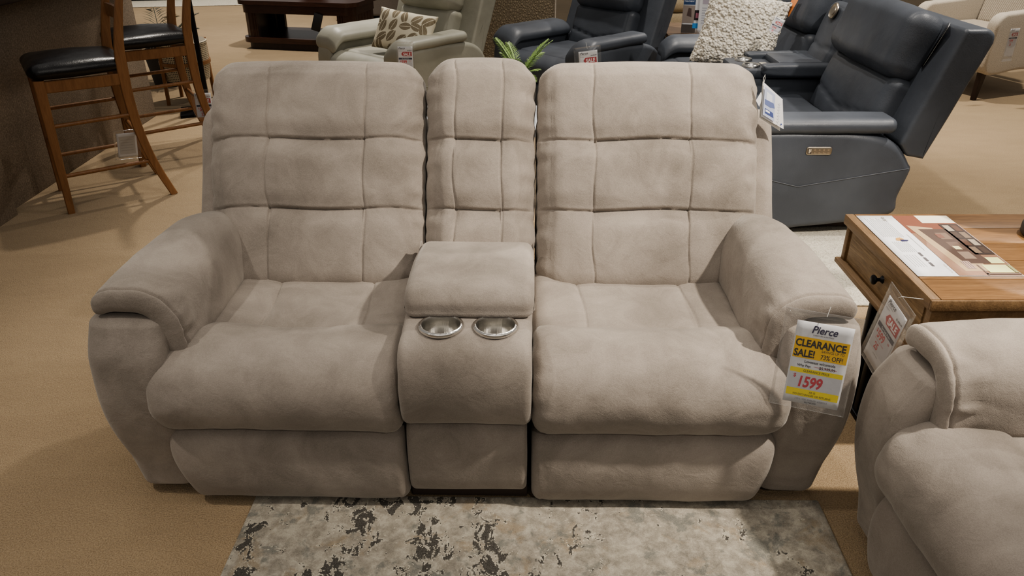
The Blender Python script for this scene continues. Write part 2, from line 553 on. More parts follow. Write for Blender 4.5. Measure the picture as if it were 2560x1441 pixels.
def boucle():
    t = NT('cream_boucle'); v = t.coords()
    d = t.voro(v, 62, 'F1')
    col = t.ramp(d, [(.1, '#F8F2E6'), (.5, '#F0E9DA'), (.85, '#CDC3B0')])
    n = t.bump(d, 1.0, .02); n = t.bump(t.noise(v, 150, 3, .6, .8), .5, .006, n)
    n.node.invert = False
    t.t.nodes[n.node.name].invert = False
    for nd in t.t.nodes:
        if nd.type == 'BUMP' and nd.inputs['Distance'].default_value > .01: nd.invert = True
    return t.done(col, .95, n, Sheen_Weight=.3)
M['boucle'] = boucle()

def leafmat():
    t = NT('leaf_print_cloth'); v = t.coords()
    vo = t.n('ShaderNodeTexVoronoi', feature='F1', _Scale=12.5, _Randomness=.45, voronoi_dimensions='2D')
    # the print lies on the pillow face (object x-z plane)
    sp = t.n('ShaderNodeSeparateXYZ'); t.l(v, sp.inputs[0])
    cb = t.n('ShaderNodeCombineXYZ'); t.l(sp.outputs[0], cb.inputs[0]); t.l(sp.outputs[2], cb.inputs[1])
    t.l(cb.outputs[0], vo.inputs['Vector'])
    sub = t.n('ShaderNodeVectorMath', operation='SUBTRACT')
    sc = t.n('ShaderNodeVectorMath', operation='SCALE'); t.l(cb.outputs[0], sc.inputs[0]); sc.inputs['Scale'].default_value = 1.0
    t.l(sc.outputs[0], sub.inputs[0]); t.l(vo.outputs['Position'], sub.inputs[1])
    rt = t.n('ShaderNodeVectorRotate', rotation_type='Z_AXIS'); t.l(sub.outputs[0], rt.inputs['Vector'])
    sc2 = t.n('ShaderNodeSeparateColor'); t.l(vo.outputs['Color'], sc2.inputs[0])
    t.l(t.math('MULTIPLY_ADD', sc2.outputs[0], 2.4, -.6), rt.inputs['Angle'])
    s2 = t.n('ShaderNodeSeparateXYZ'); t.l(rt.outputs[0], s2.inputs[0])
    ax = t.math('MULTIPLY', t.math('ABSOLUTE', s2.outputs[0]), 34.0)
    ay = t.math('MULTIPLY', s2.outputs[1], 18.0)
    rr = t.math('ADD', ax, t.math('MULTIPLY', ay, ay))
    leaf = t.math('LESS_THAN', rr, .92)
    rib = t.math('GREATER_THAN', t.math('ABSOLUTE', s2.outputs[0]), .0016)
    wv = t.math('SINE', t.math('ADD', t.math('MULTIPLY', s2.outputs[1], 700), t.math('MULTIPLY', t.math('ABSOLUTE', s2.outputs[0]), 600)))
    vein = t.math('GREATER_THAN', wv, -.55)
    fac = t.math('MULTIPLY', t.math('MULTIPLY', leaf, rib), t.math('MULTIPLY_ADD', vein, .35, .62))
    col = t.mix(fac, '#DAD2BC', '#6F6149')
    return t.done(col, .9, t.bump(t.noise(v, 300, 2), .3, .002))
M['leafprint'] = leafmat()
def caned():
    t = NT('woven_cane'); v = t.coords()
    b = t.n('ShaderNodeTexBrick', offset=0.0, _Scale=60.0)
    b.inputs['Color1'].default_value = srgb('#1E1A16'); b.inputs['Color2'].default_value = srgb('#2A241E'); b.inputs['Mortar'].default_value = srgb('#C2B59C')
    b.inputs['Mortar Size'].default_value = .022 * 8; b.inputs['Brick Width'].default_value = .8; b.inputs['Row Height'].default_value = .8
    sp = t.n('ShaderNodeSeparateXYZ'); t.l(v, sp.inputs[0])
    an = t.math('MULTIPLY', t.math('ARCTAN2', sp.outputs[1], sp.outputs[0]), .16)
    cb = t.n('ShaderNodeCombineXYZ'); t.l(an, cb.inputs[0]); t.l(sp.outputs[2], cb.inputs[1]); t.l(cb.outputs[0], b.inputs['Vector'])
    return t.done(b.outputs['Color'], .7)
M['cane'] = caned()
M['fern'] = plain('#70894A', .55); M['palm'] = plain('#2E3326', .6)

# ---------------------------------------------------------------- lettering / cards
def text_mesh(body, size, bold=0.0, sx=1.0, shear=0.0, align='LEFT', spacing=1.0):
    cu = bpy.data.curves.new('lettering', 'FONT'); cu.body = body; cu.size = size; cu.offset = bold * size
    cu.shear = shear; cu.align_x = align; cu.space_character = spacing; cu.resolution_u = 3
    ob = bpy.data.objects.new('lettering', cu); COL.objects.link(ob)
    dg = bpy.context.evaluated_depsgraph_get(); ev = ob.evaluated_get(dg)
    me = bpy.data.meshes.new_from_object(ev)
    V = [(v.co.x * sx, v.co.y) for v in me.vertices]; F = [tuple(p.vertices) for p in me.polygons]
    bpy.data.objects.remove(ob); bpy.data.curves.remove(cu); bpy.data.meshes.remove(me)
    return V, F

class Print:
    """flat print on a card; x right, y up, faces +z; one mesh, several inks"""
    def __init__(s): s.V = []; s.F = []; s.mi = []; s.mats = []
    def _m(s, c):
        m = plain(c, .55)
        if m not in s.mats: s.mats.append(m)
        return s.mats.index(m)
    def poly(s, pts, c, layer=1):
        b = len(s.V); s.V += [(x, y, .00025 * layer) for x, y in pts]; s.F.append(tuple(range(b, b + len(pts)))); s.mi.append(s._m(c))
    def rect(s, x0, y0, x1, y1, c, layer=1): s.poly([(x0, y0), (x1, y0), (x1, y1), (x0, y1)], c, layer)
    def text(s, body, x, y, size, c, layer=2, bold=0.0, sx=1.0, shear=0.0, align='LEFT', rot=0.0, spacing=1.0):
        V, F = text_mesh(body, size, bold, sx, shear, align, spacing); b = len(s.V)
        cr, sr = math.cos(rot), math.sin(rot)
        s.V += [(x + u * cr - w * sr, y + u * sr + w * cr, .00025 * layer) for u, w in V]
        mi = s._m(c)
        for f in F: s.F.append(tuple(i + b for i in f)); s.mi.append(mi)
    def build(s, name, parent, z=0.0):
        me = bpy.data.meshes.new(name); me.from_pydata([(x, y, w + z) for x, y, w in s.V], [], s.F)
        for m in s.mats: me.materials.append(m)
        me.polygons.foreach_set('material_index', s.mi); me.update()
        o = bpy.data.objects.new(name, me); COL.objects.link(o); o.parent = parent; return o

def frame_matrix(origin, xdir, ydir):
    x = Vector(xdir).normalized(); z = x.cross(Vector(ydir)).normalized(); y = z.cross(x)
    m = Matrix((x, y, z)).transposed().to_4x4(); m.translation = Vector(origin); return m

def sheet(name, mat, w, h, parent, z=0.0, th=0.0006, x0=0, y0=0, bend=0.0, r=0.004):
    """thin sheet w x h with its top-left corner at (x0,y0), hanging down; slight bend"""
    nx, ny = 8, 10; V = []; F = []
    for s_ in (0, 1):
        for j in range(ny + 1):
            for i in range(nx + 1):
                u, v = i / nx, j / ny
                V.append((x0 + u * w, y0 - v * h, z + (s_ - .5) * th + bend * math.sin(PI * u) * .5 + bend * math.sin(v * 2.5) * .5))
    S = (nx + 1) * (ny + 1)
    for j in range(ny):
        for i in range(nx):
            a = j * (nx + 1) + i
            F.append((a, a + 1, a + nx + 2, a + nx + 1)); F.append((S + a + nx + 1, S + a + nx + 2, S + a + 1, S + a))
    for i in range(nx):
        a, b = i, i + 1; F.append((a, S + a, S + b, b)); a += ny * (nx + 1); b += ny * (nx + 1); F.append((b, S + b, S + a, a))
    for j in range(ny):
        a = j * (nx + 1); b = a + nx + 1; F.append((b, S + b, S + a, a)); a += nx; b += nx; F.append((a, S + a, S + b, b))
    return link(name, mesh_np(name, V, F), mat, parent)

def tag_thing(name, label, mtx, cw, ch, pr, margin=(.014, .018, .03, .01), hang=None):
    """price card in a clear sleeve; card top-left at local origin. margin l,r,t,b"""
    t = thing(name, label, 'price tag'); t.matrix_world = mtx
    sheet('paper_card', M['white'], cw, ch, t, z=0.0)
    pr.build('printed_lettering', t, z=.0007)
    l, r_, tp, b = margin
    sheet('clear_sleeve', M['plastic'], cw + l + r_, ch + tp + b, t, z=.0022, x0=-l, y0=tp, th=.0004)
    # welded rim of the sleeve
    x0, x1, y0, y1 = -l, cw + r_, -ch - b, tp
    tube('sleeve_rim', M['plastic'], [(x0, y0, .0015), (x1, y0, .0015), (x1, y1, .0015), (x0, y1, .0015)], .0011, t, seg=6, closed=True)
    if hang: tube('hanging_string', M['offwhite'], hang, .0008, t, seg=5)
    return t

def sale_print(w=.11, h=.17, price='599', lower='25'):
    k = w / .11
    p = Print()
    p.text('Pierce', .008 * k, -.018 * k, .019 * k, '#23243A', bold=.01, shear=.3, sx=.95)
    p.text('Furniture & Mattress', .008 * k, -.024 * k, .0045 * k, '#55505A')
    p.text('was price', .008 * k, -.033 * k, .006 * k, '#777077'); p.text('$1,099.99', .07 * k, -.030 * k, .0085 * k, '#4A4650', bold=.02)
    p.poly([(.026 * k, -.052 * k), (.038 * k, -.037 * k), (.103 * k, -.037 * k), (.103 * k, -.068 * k), (.038 * k, -.068 * k)], '#B8303A')
    p.text('SALE', .041 * k, -.063 * k, .029 * k, '#F2F0F0', bold=.03, sx=.86)
    p.rect(.006 * k, -.092 * k, .104 * k, -.079 * k, '#26304A'); p.text('Our Sale Price', .055 * k, -.089 * k, .009 * k, '#E8E8EC', align='CENTER', bold=.01)
    p.rect(.006 * k, -.158 * k, .104 * k, -.092 * k, '#D3D3D8', 1)
    p.text('$', .014 * k, -.108 * k, .015 * k, '#CF4A4E', bold=.02); p.text(price, .024 * k, -.119 * k, .032 * k, '#CF4A4E', bold=.03, sx=.85)
    p.text('99', .082 * k, -.106 * k, .010 * k, '#CF4A4E'); p.text('As low as per month', .02 * k, -.127 * k, .0065 * k, '#C9686C')
    p.text(lower, .03 * k, -.151 * k, .027 * k, '#CF4A4E', bold=.03, sx=.85)
    p.text('0214875 0036', .04 * k, -.166 * k, .005 * k, '#555555')
    return p

# ================================================================= SETTING
def ground():
    n = 60
    me = bpy.data.meshes.new('floor'); s = 16
    V = []; F = []
    for j in range(n + 1):
        for i in range(n + 1): V.append((-s + 2 * s * i / n, -4 + 26 * j / n, 0))
    for j in range(n):
        for i in range(n): a = j * (n + 1) + i; F.append((a, a + 1, a + n + 2, a + n + 1))
    me.from_pydata(V, [], F); o = link('floor', me, M['carpet'], sm=False); o['kind'] = 'structure'; return o
ground()
bbox('wall_left', M['wall'], (-3.05, 1.5, 0), (-2.66, 5.74, 1.0), bev=.004, kind='structure')
bbox('trim_1', M['wall'], (-2.665, 3.2, 0), (-2.60, 3.80, .99), bev=.004, kind='structure')
ct = bbox('bar_countertop', M['espresso'], (-3.1, 1.45, 1.0), (-2.56, 5.755, 1.05), bev=.008)
tag(ct, 'dark wooden counter top overhanging the brown textured half wall at left', 'counter top')

# ================================================================= RECLINING SEATING (taupe suede)
def stitched_back(name, mat, x0, x1, parent, vf, hf=(.343, .67), y0=.50, z0=.45, tilt=29, Lh=.70, th=.17, below=.05, seed=0, top_r=.085, res=.010, puff=1.0, wob=.003, ztop=0.0, tap=(0, 0)):
    """tufted back cushion; lower front edge at (y0,z0), leaning back by tilt"""
    W = x1 - x0; H = Lh + below + ztop
    vs = [-W / 2 + W * f for f in vf]
    span = .67
    hz = [-H / 2 + below + span * f for f in hf]
    def deform(P, A):
        a = A[:, 0] / (W / 2); c = A[:, 2] / (H / 2); P = P.copy()
        front = sst(.2, -.8, A[:, 1] / (th / 2))
        dome = (1 - np.abs(a) ** 3) * (1 - np.abs(c) ** 4)
        P[:, 1] -= front * .022 * dome
        P[:, 0] *= 1 - sst(.2, -1, c) * np.where(a < 0, tap[0], tap[1])
        # soft crown along the top edge
        P[:, 2] += sst(.5, 1, c) * .010 * (1 - a * a)
        return P
    def disp(A, P, N):
        a = A[:, 0]; z = A[:, 2]
        wf = sst(0.1, .75, -N[:, 1])
        wob_v = wob * np.sin(z * 16 + seed) + .5 * wob * np.sin(z * 31 + 2 * seed)
        d = np.zeros(len(A))
        dx = np.min([np.abs(a + wob_v * (1 if i else 1.6) - v) for i, v in enumerate(vs)], axis=0)
        mid = np.where((a > vs[0]) & (a < vs[-1]), 1.0, .45)
        zz = z + .004 * np.sin(a * 14 + seed)
        dz = np.min([np.abs(zz - h) for h in hz], axis=0)
        above = np.max([np.where(zz - h > 0, np.exp(-((zz - h) / .05) ** 2), 0) for h in hz], axis=0)
        pf = puff
        d += pf * (gr(dz, .036, .021) * (.45 + .55 * mid) + gr(dz, .0042, .0065) * (.6 + .4 * mid))
        d += pf * above * .009 * mid
        d += pf * (gr(dx, .024, min(.0036, W * .006)) + gr(dx, .0030, .0050))
        # crossing pull-ins
        for v in vs:
            for h in hz: d += pf * gr(np.hypot(a - v, z - h), .04, .005)
        d *= wf
        # piped edge seam around the front face
        e = np.minimum(W / 2 - np.abs(a), H / 2 - z)
        d += gr(e - .026, .0045, .0045) * sst(-.2, .2, -N[:, 1] + .35)
        # wrinkles at sides
        sidew = np.exp(-((W / 2 - np.abs(a)) / .05) ** 2)
        d += sidew * .007 * nz(P, 24, seed + 9, (.25, .25, 1.3)) * sst(-.6, .3, -N[:, 1])
        q = nz(P, 7, seed); d += .0035 * q * wf + .0012 * nz(P, 26, seed + 3) * wf
        return d
    loc = Vector((0, 0, 0))
    # place so that the lower front edge (minus below) sits at y0,z0
    t = R(tilt); up = Vector((0, math.sin(t), math.cos(t))); fw = Vector((0, -math.cos(t), math.sin(t)))
    c = Vector(((x0 + x1) / 2, y0, z0)) + up * (H / 2 - below) - fw * (th / 2 - .015)
    return rbox(name, mat, (W, th, H), (top_r, .07, top_r), loc=c, rot=(-t, 0, 0), parent=parent, res=(res, .02, res),
                extra=(vs, (), hz), deform=deform, disp=disp)

def arm(name_pad, name_panel, mat, root, sgn, xo, zt=.645, yf=.055, yr=.72, seed=0):
    """sgn -1: arm on the sitter's right (image left); xo = |outer x| at the front"""
    L = yr - yf
    L0, Rr, T = .105, .085, .062
    Wp = L0 + Rr * R(84) + .10
    xin = -xo + L0 + Rr + T / 2
    def deform(P, A):
        s_ = P[:, 0] + Wp / 2; h = P[:, 2]; y = P[:, 1]
        t = (y + L / 2) / L
        ph = np.clip((s_ - L0) / Rr, 0, R(84)); rest = np.maximum(s_ - L0 - Rr * R(84), 0); flat = np.minimum(s_, L0)
        x = flat + Rr * np.sin(ph) + rest * math.cos(R(84)); z = -Rr * (1 - np.cos(ph)) - rest * math.sin(R(84))
        h = h * (1 + .35 * sst(.05, .4, t))
        x = x + np.sin(ph) * h; z = z + np.cos(ph) * h
        z -= .014 * sst(0.06, 0, s_)
        z += .010 * np.sin(t * PI) - .045 * sst(.62, 1.0, t)
        X = -xo + x
        X = xin + (X - xin) * (1 - .40 * t)
        return np.stack([X, y + (yf + yr) / 2, zt - T / 2 + z], 1)
    def pre(P):
        P = P.copy()
        if sgn > 0: P[:, 0] *= -1
        return P
    def disp(A, P, N):
        yv = A[:, 1] + L / 2
        d = gr(yv - .022, .0035, .0065) + gr(yv - .022, .012, .002)
        s_ = A[:, 0] + Wp / 2
        gath = np.exp(-((yv - .055) / .035) ** 2) * sst(.09, .2, s_) * (A[:, 2] > 0)
        d += gath * .016 * nz(np.stack([s_, yv * .2, 0 * s_], 1), 55, seed)
        d += .003 * nz(P, 6, seed) + .0012 * nz(P, 22, seed + 5) + .006 * (1 - np.abs(A[:, 1] / (L / 2)) ** 4) * (A[:, 2] > 0)
        return d
    e = -L / 2 + .022
    rbox(name_pad, mat, (Wp, L, T), (.028, .018, .028), parent=root, res=(.010, .014, .03), extra=((), (e,), ()), deform=deform, disp=disp, pre=pre)
    # upholstered side panel
    Hh = zt - T - .012 - .025; Wd = .185; Ly = .80
    def deform2(P, A):
        P = P.copy(); c = P[:, 2] / (Hh / 2); y = P[:, 1]
        P[:, 0] += -.022 * (1 - np.abs(c - .35) ** 2) * sst(.6, -1, P[:, 0] / (Wd / 2))
        front = sst(0, -1, y / (Ly / 2))
        P[:, 1] += front * (.030 * sst(.3, -1, c) + .030 * sst(.6, 1.0, c) - .02 * (1 - np.minimum(np.abs(c - .2) / .8, 1) ** 2))
        P[:, 0] += np.where(P[:, 0] < .02, .10 * np.maximum(y + Ly / 2 - .1, 0), 0)
        return P
    def disp2(A, P, N):
        d = .005 * nz(P, 5, seed + 2)
        w = np.abs(A[:, 0] - .045 + .35 * np.maximum(.20 - A[:, 2], 0) ** 1.5 - .10 * np.maximum(A[:, 2] - .12, 0))
        d += gr(w, .0035, .004) * (A[:, 2] > -.02) * sst(.3, .8, -N[:, 1])
        return d
    rbox(name_panel, mat, (Wd, Ly, Hh), (.05, .05, .02), loc=(-xo - .002 + Wd / 2, yf - .045 + Ly / 2, .025 + Hh / 2), parent=root, res=(.012, .03, .016),
         deform=deform2, disp=disp2, pre=pre)

LEG_PROF = [(.26, .29), (.265, .40), (.232, .450), (.190, .478), (.12, .488), (.05, .478), (-.005, .448), (-.038, .40), (-.045, .345), (-.030, .295), (.0, .268), (.06, .258), (.16, .262)]
LOW_PROF = [(.13, .25), (.06, .262), (.015, .252), (-.008, .215), (-.018, .14), (-.012, .065), (.010, .024), (.05, .013), (.12, .02), (.14, .12)]

def seat_unit(mat, root, x0, x1, flare_l, flare_r, seed=0, vf=(.29, .73)):
    W = x1 - x0; xc = (x0 + x1) / 2
    vs = [x0 + W * f for f in vf]
    def dseat(A, P, N):
        up = sst(.2, .8, N[:, 2])
        x = P[:, 0]
        dx = np.min([np.abs(x + .008 * np.sin(P[:, 1] * 12) - (v - xc)) for v in vs], axis=0)
        return up * (gr(dx, .02, .004) + gr(dx, .0032, .005) + .004 * nz(P, 8, seed))
    def defs(P, A):
        P = P.copy(); a = P[:, 0] / (W / 2)
        P[:, 2] += sst(-.2, .8, A[:, 2] / .09) * (-.014 * (1 - a ** 2) + .006)
        return P
    rbox('seat_cushion', mat, (W, .50, .18), (.05, .05, .045), loc=(xc, .41, .375), parent=root, res=(.014, .02, .03), extra=([v - xc for v in vs], (), ()), deform=defs, disp=dseat)
    def flare(P, A):
        P = P.copy(); f = sst(.13, .03, P[:, 1])
        t = (P[:, 0] - xc) / (W / 2)
        P[:, 0] += np.where(t < 0, -flare_l * f * np.abs(t) ** 3, flare_r * f * np.abs(t) ** 3)
        # dipped top seam
        top = sst(.40, .48, P[:, 2]) * sst(.02, .2, P[:, 1])
        P[:, 2] += top * (-.016 * (1 - t * t) + .008)
        return P
    def dleg(A, P, N):
        t = (P[:, 0] - xc)
        d = .006 * nz(P, 5, seed) + .0025 * nz(P, 17, seed + 1)
        gath = sst(.38, .47, P[:, 2]) * np.exp(-((t - .06 * math.sin(seed)) / .16) ** 2)
        d += gath * .0055 * nz(P, 26, seed + 4, (1, .12, .12))
        sw = np.exp(-((W / 2 - np.abs(t)) / .05) ** 2)
        d += sw * .006 * nz(P, 26, seed + 2, (.25, .6, 1.2)) * (A[:, 2] > 0)
        d += gr(W / 2 - np.abs(t) - .035, .0035, .0022)
        return d
    sweep('leg_rest_cushion', mat, LEG_PROF, x0, x1, .042, root, step=.010, xres=.012, deform=flare, disp=dleg)
    def dlow(A, P, N):
        return .004 * nz(P, 5, seed + 7) + .002 * nz(P, 18, seed + 8) + gr(W / 2 - np.abs(P[:, 0] - xc) - .03, .0035, .002)
    def flow(P, A):
        P = P.copy(); t = (P[:, 0] - xc) / (W / 2)
        f = sst(.02, .2, P[:, 2]) * .6 + .4
        P[:, 0] += np.where(t < 0, -flare_l * .78 * f * np.abs(t) ** 3, flare_r * .78 * f * np.abs(t) ** 3)
        return P
    sweep('footrest_panel', mat, LOW_PROF, x0, x1, .03, root, step=.012, xres=.018, deform=flow, disp=dlow)

LS = thing('reclining_loveseat', 'taupe suede reclining loveseat with centre console and two steel cup holders', 'loveseat', (-.105, 1.64, 0), R(-.9))
S = M['suede']
stitched_back('back_cushion', S, -.865, -.183, LS, (.29, .735), seed=1, tap=(.07, 0))
stitched_back('back_cushion', S, .172, .868, LS, (.25, .68), seed=4, tap=(0, .07))
stitched_back('console_back_cushion', S, -.178, .166, LS, (.27, .70), seed=7, top_r=.085, y0=.50, ztop=.012)
def shell(x0, x1, top=.0, y0=.50, z0=.45, tilt=29, parent=LS, mat=S):
    t = R(tilt); up = Vector((0, math.sin(t), math.cos(t))); fw = Vector((0, -math.cos(t), math.sin(t)))
    H = .86 + top
    c = Vector(((x0 + x1) / 2, y0, z0)) + up * (H / 2 - .24) - fw * (.15 + .03)
    def dd(A, P, N): return .003 * nz(P, 6, 5) + gr(.5 * (x1 - x0) - np.abs(A[:, 0]) - .012, .003, .0015)
    return rbox('outer_back', mat, (x1 - x0, .18, H), (.045, .06, .08), loc=c, rot=(-t, 0, 0), parent=parent, res=.03, disp=dd)
shell(-.932, -.182, -.035); shell(.170, .945, -.035); shell(-.165, .150, -.03)
arm('arm_pad', 'arm_panel', S, LS, -1, .968, seed=2)
arm('arm_pad', 'arm_panel', S, LS, 1, .972, seed=6)
seat_unit(S, LS, -.765, -.182, .075, .0, seed=3, vf=(.27, .76))
seat_unit(S, LS, .158, .765, .0, .055, seed=9, vf=(.24, .75))
# console
CX = -.010
def console():
    prof = [(.60, .20), (.60, .50), (.45, .545), (.30, .548), (.16, .552), (.07, .5515), (.018, .549), (-.028, .527), (-.052, .478), (-.058, .415), (-.048, .35), (-.020, .308), (.03, .298), (.12, .30), (.4, .24)]
    def dc(A, P, N): return .003 * nz(P, 7, 21) + .0015 * nz(P, 20, 22)
    body = sweep('console_body', S, prof, CX - .170, CX + .165, .022, None, step=.010, xres=.014, disp=dc)
    cuts = []
    for cx in (-.077, .062):
        bm = bmesh.new(); bmesh.ops.create_cone(bm, cap_ends=True, segments=48, radius1=.050, radius2=.050, depth=.2)
        bmesh.ops.translate(bm, vec=(cx, .063, .55), verts=bm.verts)
        me = bpy.data.meshes.new('cut'); bm.to_mesh(me); bm.free()
        o = bpy.data.objects.new('cut', me); COL.objects.link(o); cuts.append(o)
        md = body.modifiers.new('b', 'BOOLEAN'); md.operation = 'DIFFERENCE'; md.object = o; md.solver = 'EXACT'
    dg = bpy.context.evaluated_depsgraph_get(); me = bpy.data.meshes.new_from_object(body.evaluated_get(dg))
    body.modifiers.clear(); body.data = me
    for o in cuts: bpy.data.objects.remove(o)
    me.set_sharp_from_angle(angle=R(50))
    body.parent = LS
    for cx in (-.077, .062):
        z = .5495
        c = lathe('cup_holder', M['steel'], [(.0, -.075), (.040, -.075), (.0470, -.070), (.0478, -.03), (.048, .004), (.0495, .008), (.053, .0085), (.0575, .006), (.0585, .002), (.0575, -.002), (.050, -.004)], (0, 0, 0), LS, seg=64)
        c.location = (cx, .063, z + .002); c.rotation_euler = (R(-1.5), 0, 0); c['label'] = 'round polished steel cup holder'
    lid = [(.118, .550), (.106, .572), (.112, .600), (.150, .624), (.24, .634), (.33, .630), (.42, .612), (.50, .59), (.53, .56), (.30, .546)]
    def dl(A, P, N): return .003 * nz(P, 8, 31) + .0022 * nz(P, 30, 33, (1, .3, .3)) * sst(.6, .65, P[:, 2])
    sweep('console_lid', S, lid, CX - .168, CX + .172, .03, LS, step=.010, xres=.014, disp=dl)
    def dlo(A, P, N): return .003 * nz(P, 6, 41)
    sweep('console_front_panel', S, [(.10, .30), (.03, .298), (.0, .285), (-.012, .24), (-.014, .16), (-.006, .085), (.02, .055), (.10, .05)], CX - .166, CX + .156, .018, LS, step=.012, xres=.02, disp=dlo)
console()
bbox('base_frame', M['under'], (-.84, .075, .012), (.84, .90, .09), LS, bev=.01)
bbox('kick_panel', M['under'], (CX - .168, .036, .0105), (CX + .158, .075, .052), LS, bev=.004)

# ================================================================= the matching recliner at lower right
RC = thing('recliner_armchair', 'taupe suede recliner seen in part at the lower right corner, turned sideways', 'recliner', (.905, 1.105, 0.0), R(-87))
stitched_back('back_cushion', S, -.34, .34, RC, (.28, .72), seed=11, res=.02)
shell(-.385, .385, -.03, parent=RC)
arm('arm_pad', 'arm_panel', S, RC, -1, .49, seed=12)
arm('arm_pad', 'arm_panel', S, RC, 1, .49, seed=13)
seat_unit(S, RC, -.28, .28, .065, .065, seed=14)
bbox('base_frame', M['under'], (-.36, .075, .012), (.36, .90, .09), RC, bev=.01)

# ================================================================= RUGS
def rug(name, label, mat, x0, y0, x1, y1, rz=0.0, th=.009):
    W, H = x1 - x0, y1 - y0
    P, A, Q = box_lattice((W, H, th), (.006, .006, .004), (.05, .05, .01))
    P[:, 2] += th / 2
    P[:, 0] += .0015 * np.sin(P[:, 1] * 9); P[:, 1] += .0015 * np.sin(P[:, 0] * 7)
    o = link(name, mesh_np(name, P, Q), mat)
    o.location = ((x0 + x1) / 2, (y0 + y1) / 2, 0.0005); o.rotation_euler = (0, 0, rz)
    return tag(o, label, 'rug')
rug('area_rug', 'grey and cream distressed rug with black worn patches before the loveseat', M['rug'], -.742, -.1, .850, 1.674, R(-.8))
rug('area_rug', 'cream rug with fine grey scribbles beneath the navy reclining loveseat', M['creamrug'], .35, 2.80, 1.80, 4.8)
rug('area_rug', 'pale rug with a ragged edge in the far upper left', M['creamrug'], -7.2, 11.3, -3.65, 13.5, R(9))

# ================================================================= END TABLE (right)
ET = thing('end_table', 'oak end table with one drawer and black metal legs beside the loveseat', 'end table', (1.125, 1.815, 0))
def end_table():
    W, D, Z = .70, .60, .57
    n = 5
    for i in range(n):
        y0 = .0 + D * i / n
        bbox('top_plank', M['oak_top'], (0.0192, y0 + .0012, Z - .032), (W, y0 + D / n - .0012, Z), ET, bev=.0028)
    bbox('edge_board', M['oak'], (-.010, .0, Z - .034), (0.018, D, Z), ET, bev=.003)
    bbox('edge_board', M['oak'], (-.010, -.008, Z - .034), (W, 0.0, Z - .001), ET, bev=.003)
    bbox('case', M['oak'], (.012, .006, Z - .165), (W - .022, D - .006, Z - .034), ET, bev=.003)
    dr = bbox('drawer', M['oak_drawer'], (.006, .045, Z - .150), (.030, D - .045, Z - .040), ET, bev=.003)
    bbox('bottom_moulding', M['oak'], (-.012, -.004, Z - .178), (W + .008, D + .006, Z - .160), ET, bev=.004)
    for i, y in enumerate((.004, D - .028)):
        bbox('corner_stile', M['oak'], (.004, y, Z - .16), (.04, y + .024, Z - .034), ET, bev=.002)
    kn = lathe('knob', M['blackmetal'], [(0, .034), (.010, .034), (.015, .030), (.0155, .026), (.012, .021), (.006, .017), (.0055, .008), (.010, .003), (.0125, 0), (0, 0)], (0, 0, 0), dr, seg=24)
    kn.location = (.006, .295, Z - .092); kn.rotation_euler = (0, R(-90), 0)
    for x in (.03, W - .06):
        for y in (.10, .195, .285, .38):
            pass
        for y in (.235, .295):
            bbox('leg', M['blackmetal'], (x - .034, y, .018), (x - .006, y + .026, Z - .178), ET, bev=.002)
        bbox('foot_rail', M['blackmetal'], (x - .038, .16, 0), (x - .002, D - .03, .02), ET, bev=.002)
    for i in range(4):
        y0 = .05 + .5 * i / 4
        bbox('shelf_plank', M['oak_top'], (.02, y0 + .001, .10), (W - .02, y0 + .124, .122), ET, bev=.002)
end_table()

# lamp at the far right of the table
LP = thing('table_lamp', 'lamp with a dark round base cut off by the right edge, on the end table', 'table lamp', (1.70, 2.22, .5705))
lathe('base', M['darkdisc'], [(0, 0), (.095, 0), (.10, .006), (.10, .030), (.094, .038), (.03, .046), (0, .047)], (0, 0, 0), LP)
lathe('stem', M['darkdisc'], [(.012, .045), (.012, .40), (0, .41)], (0, 0, 0), LP, seg=20)
lathe('lamp_shade', M['offwhite'], [(.16, .40), (.13, .62)], (0, 0, 0), LP)

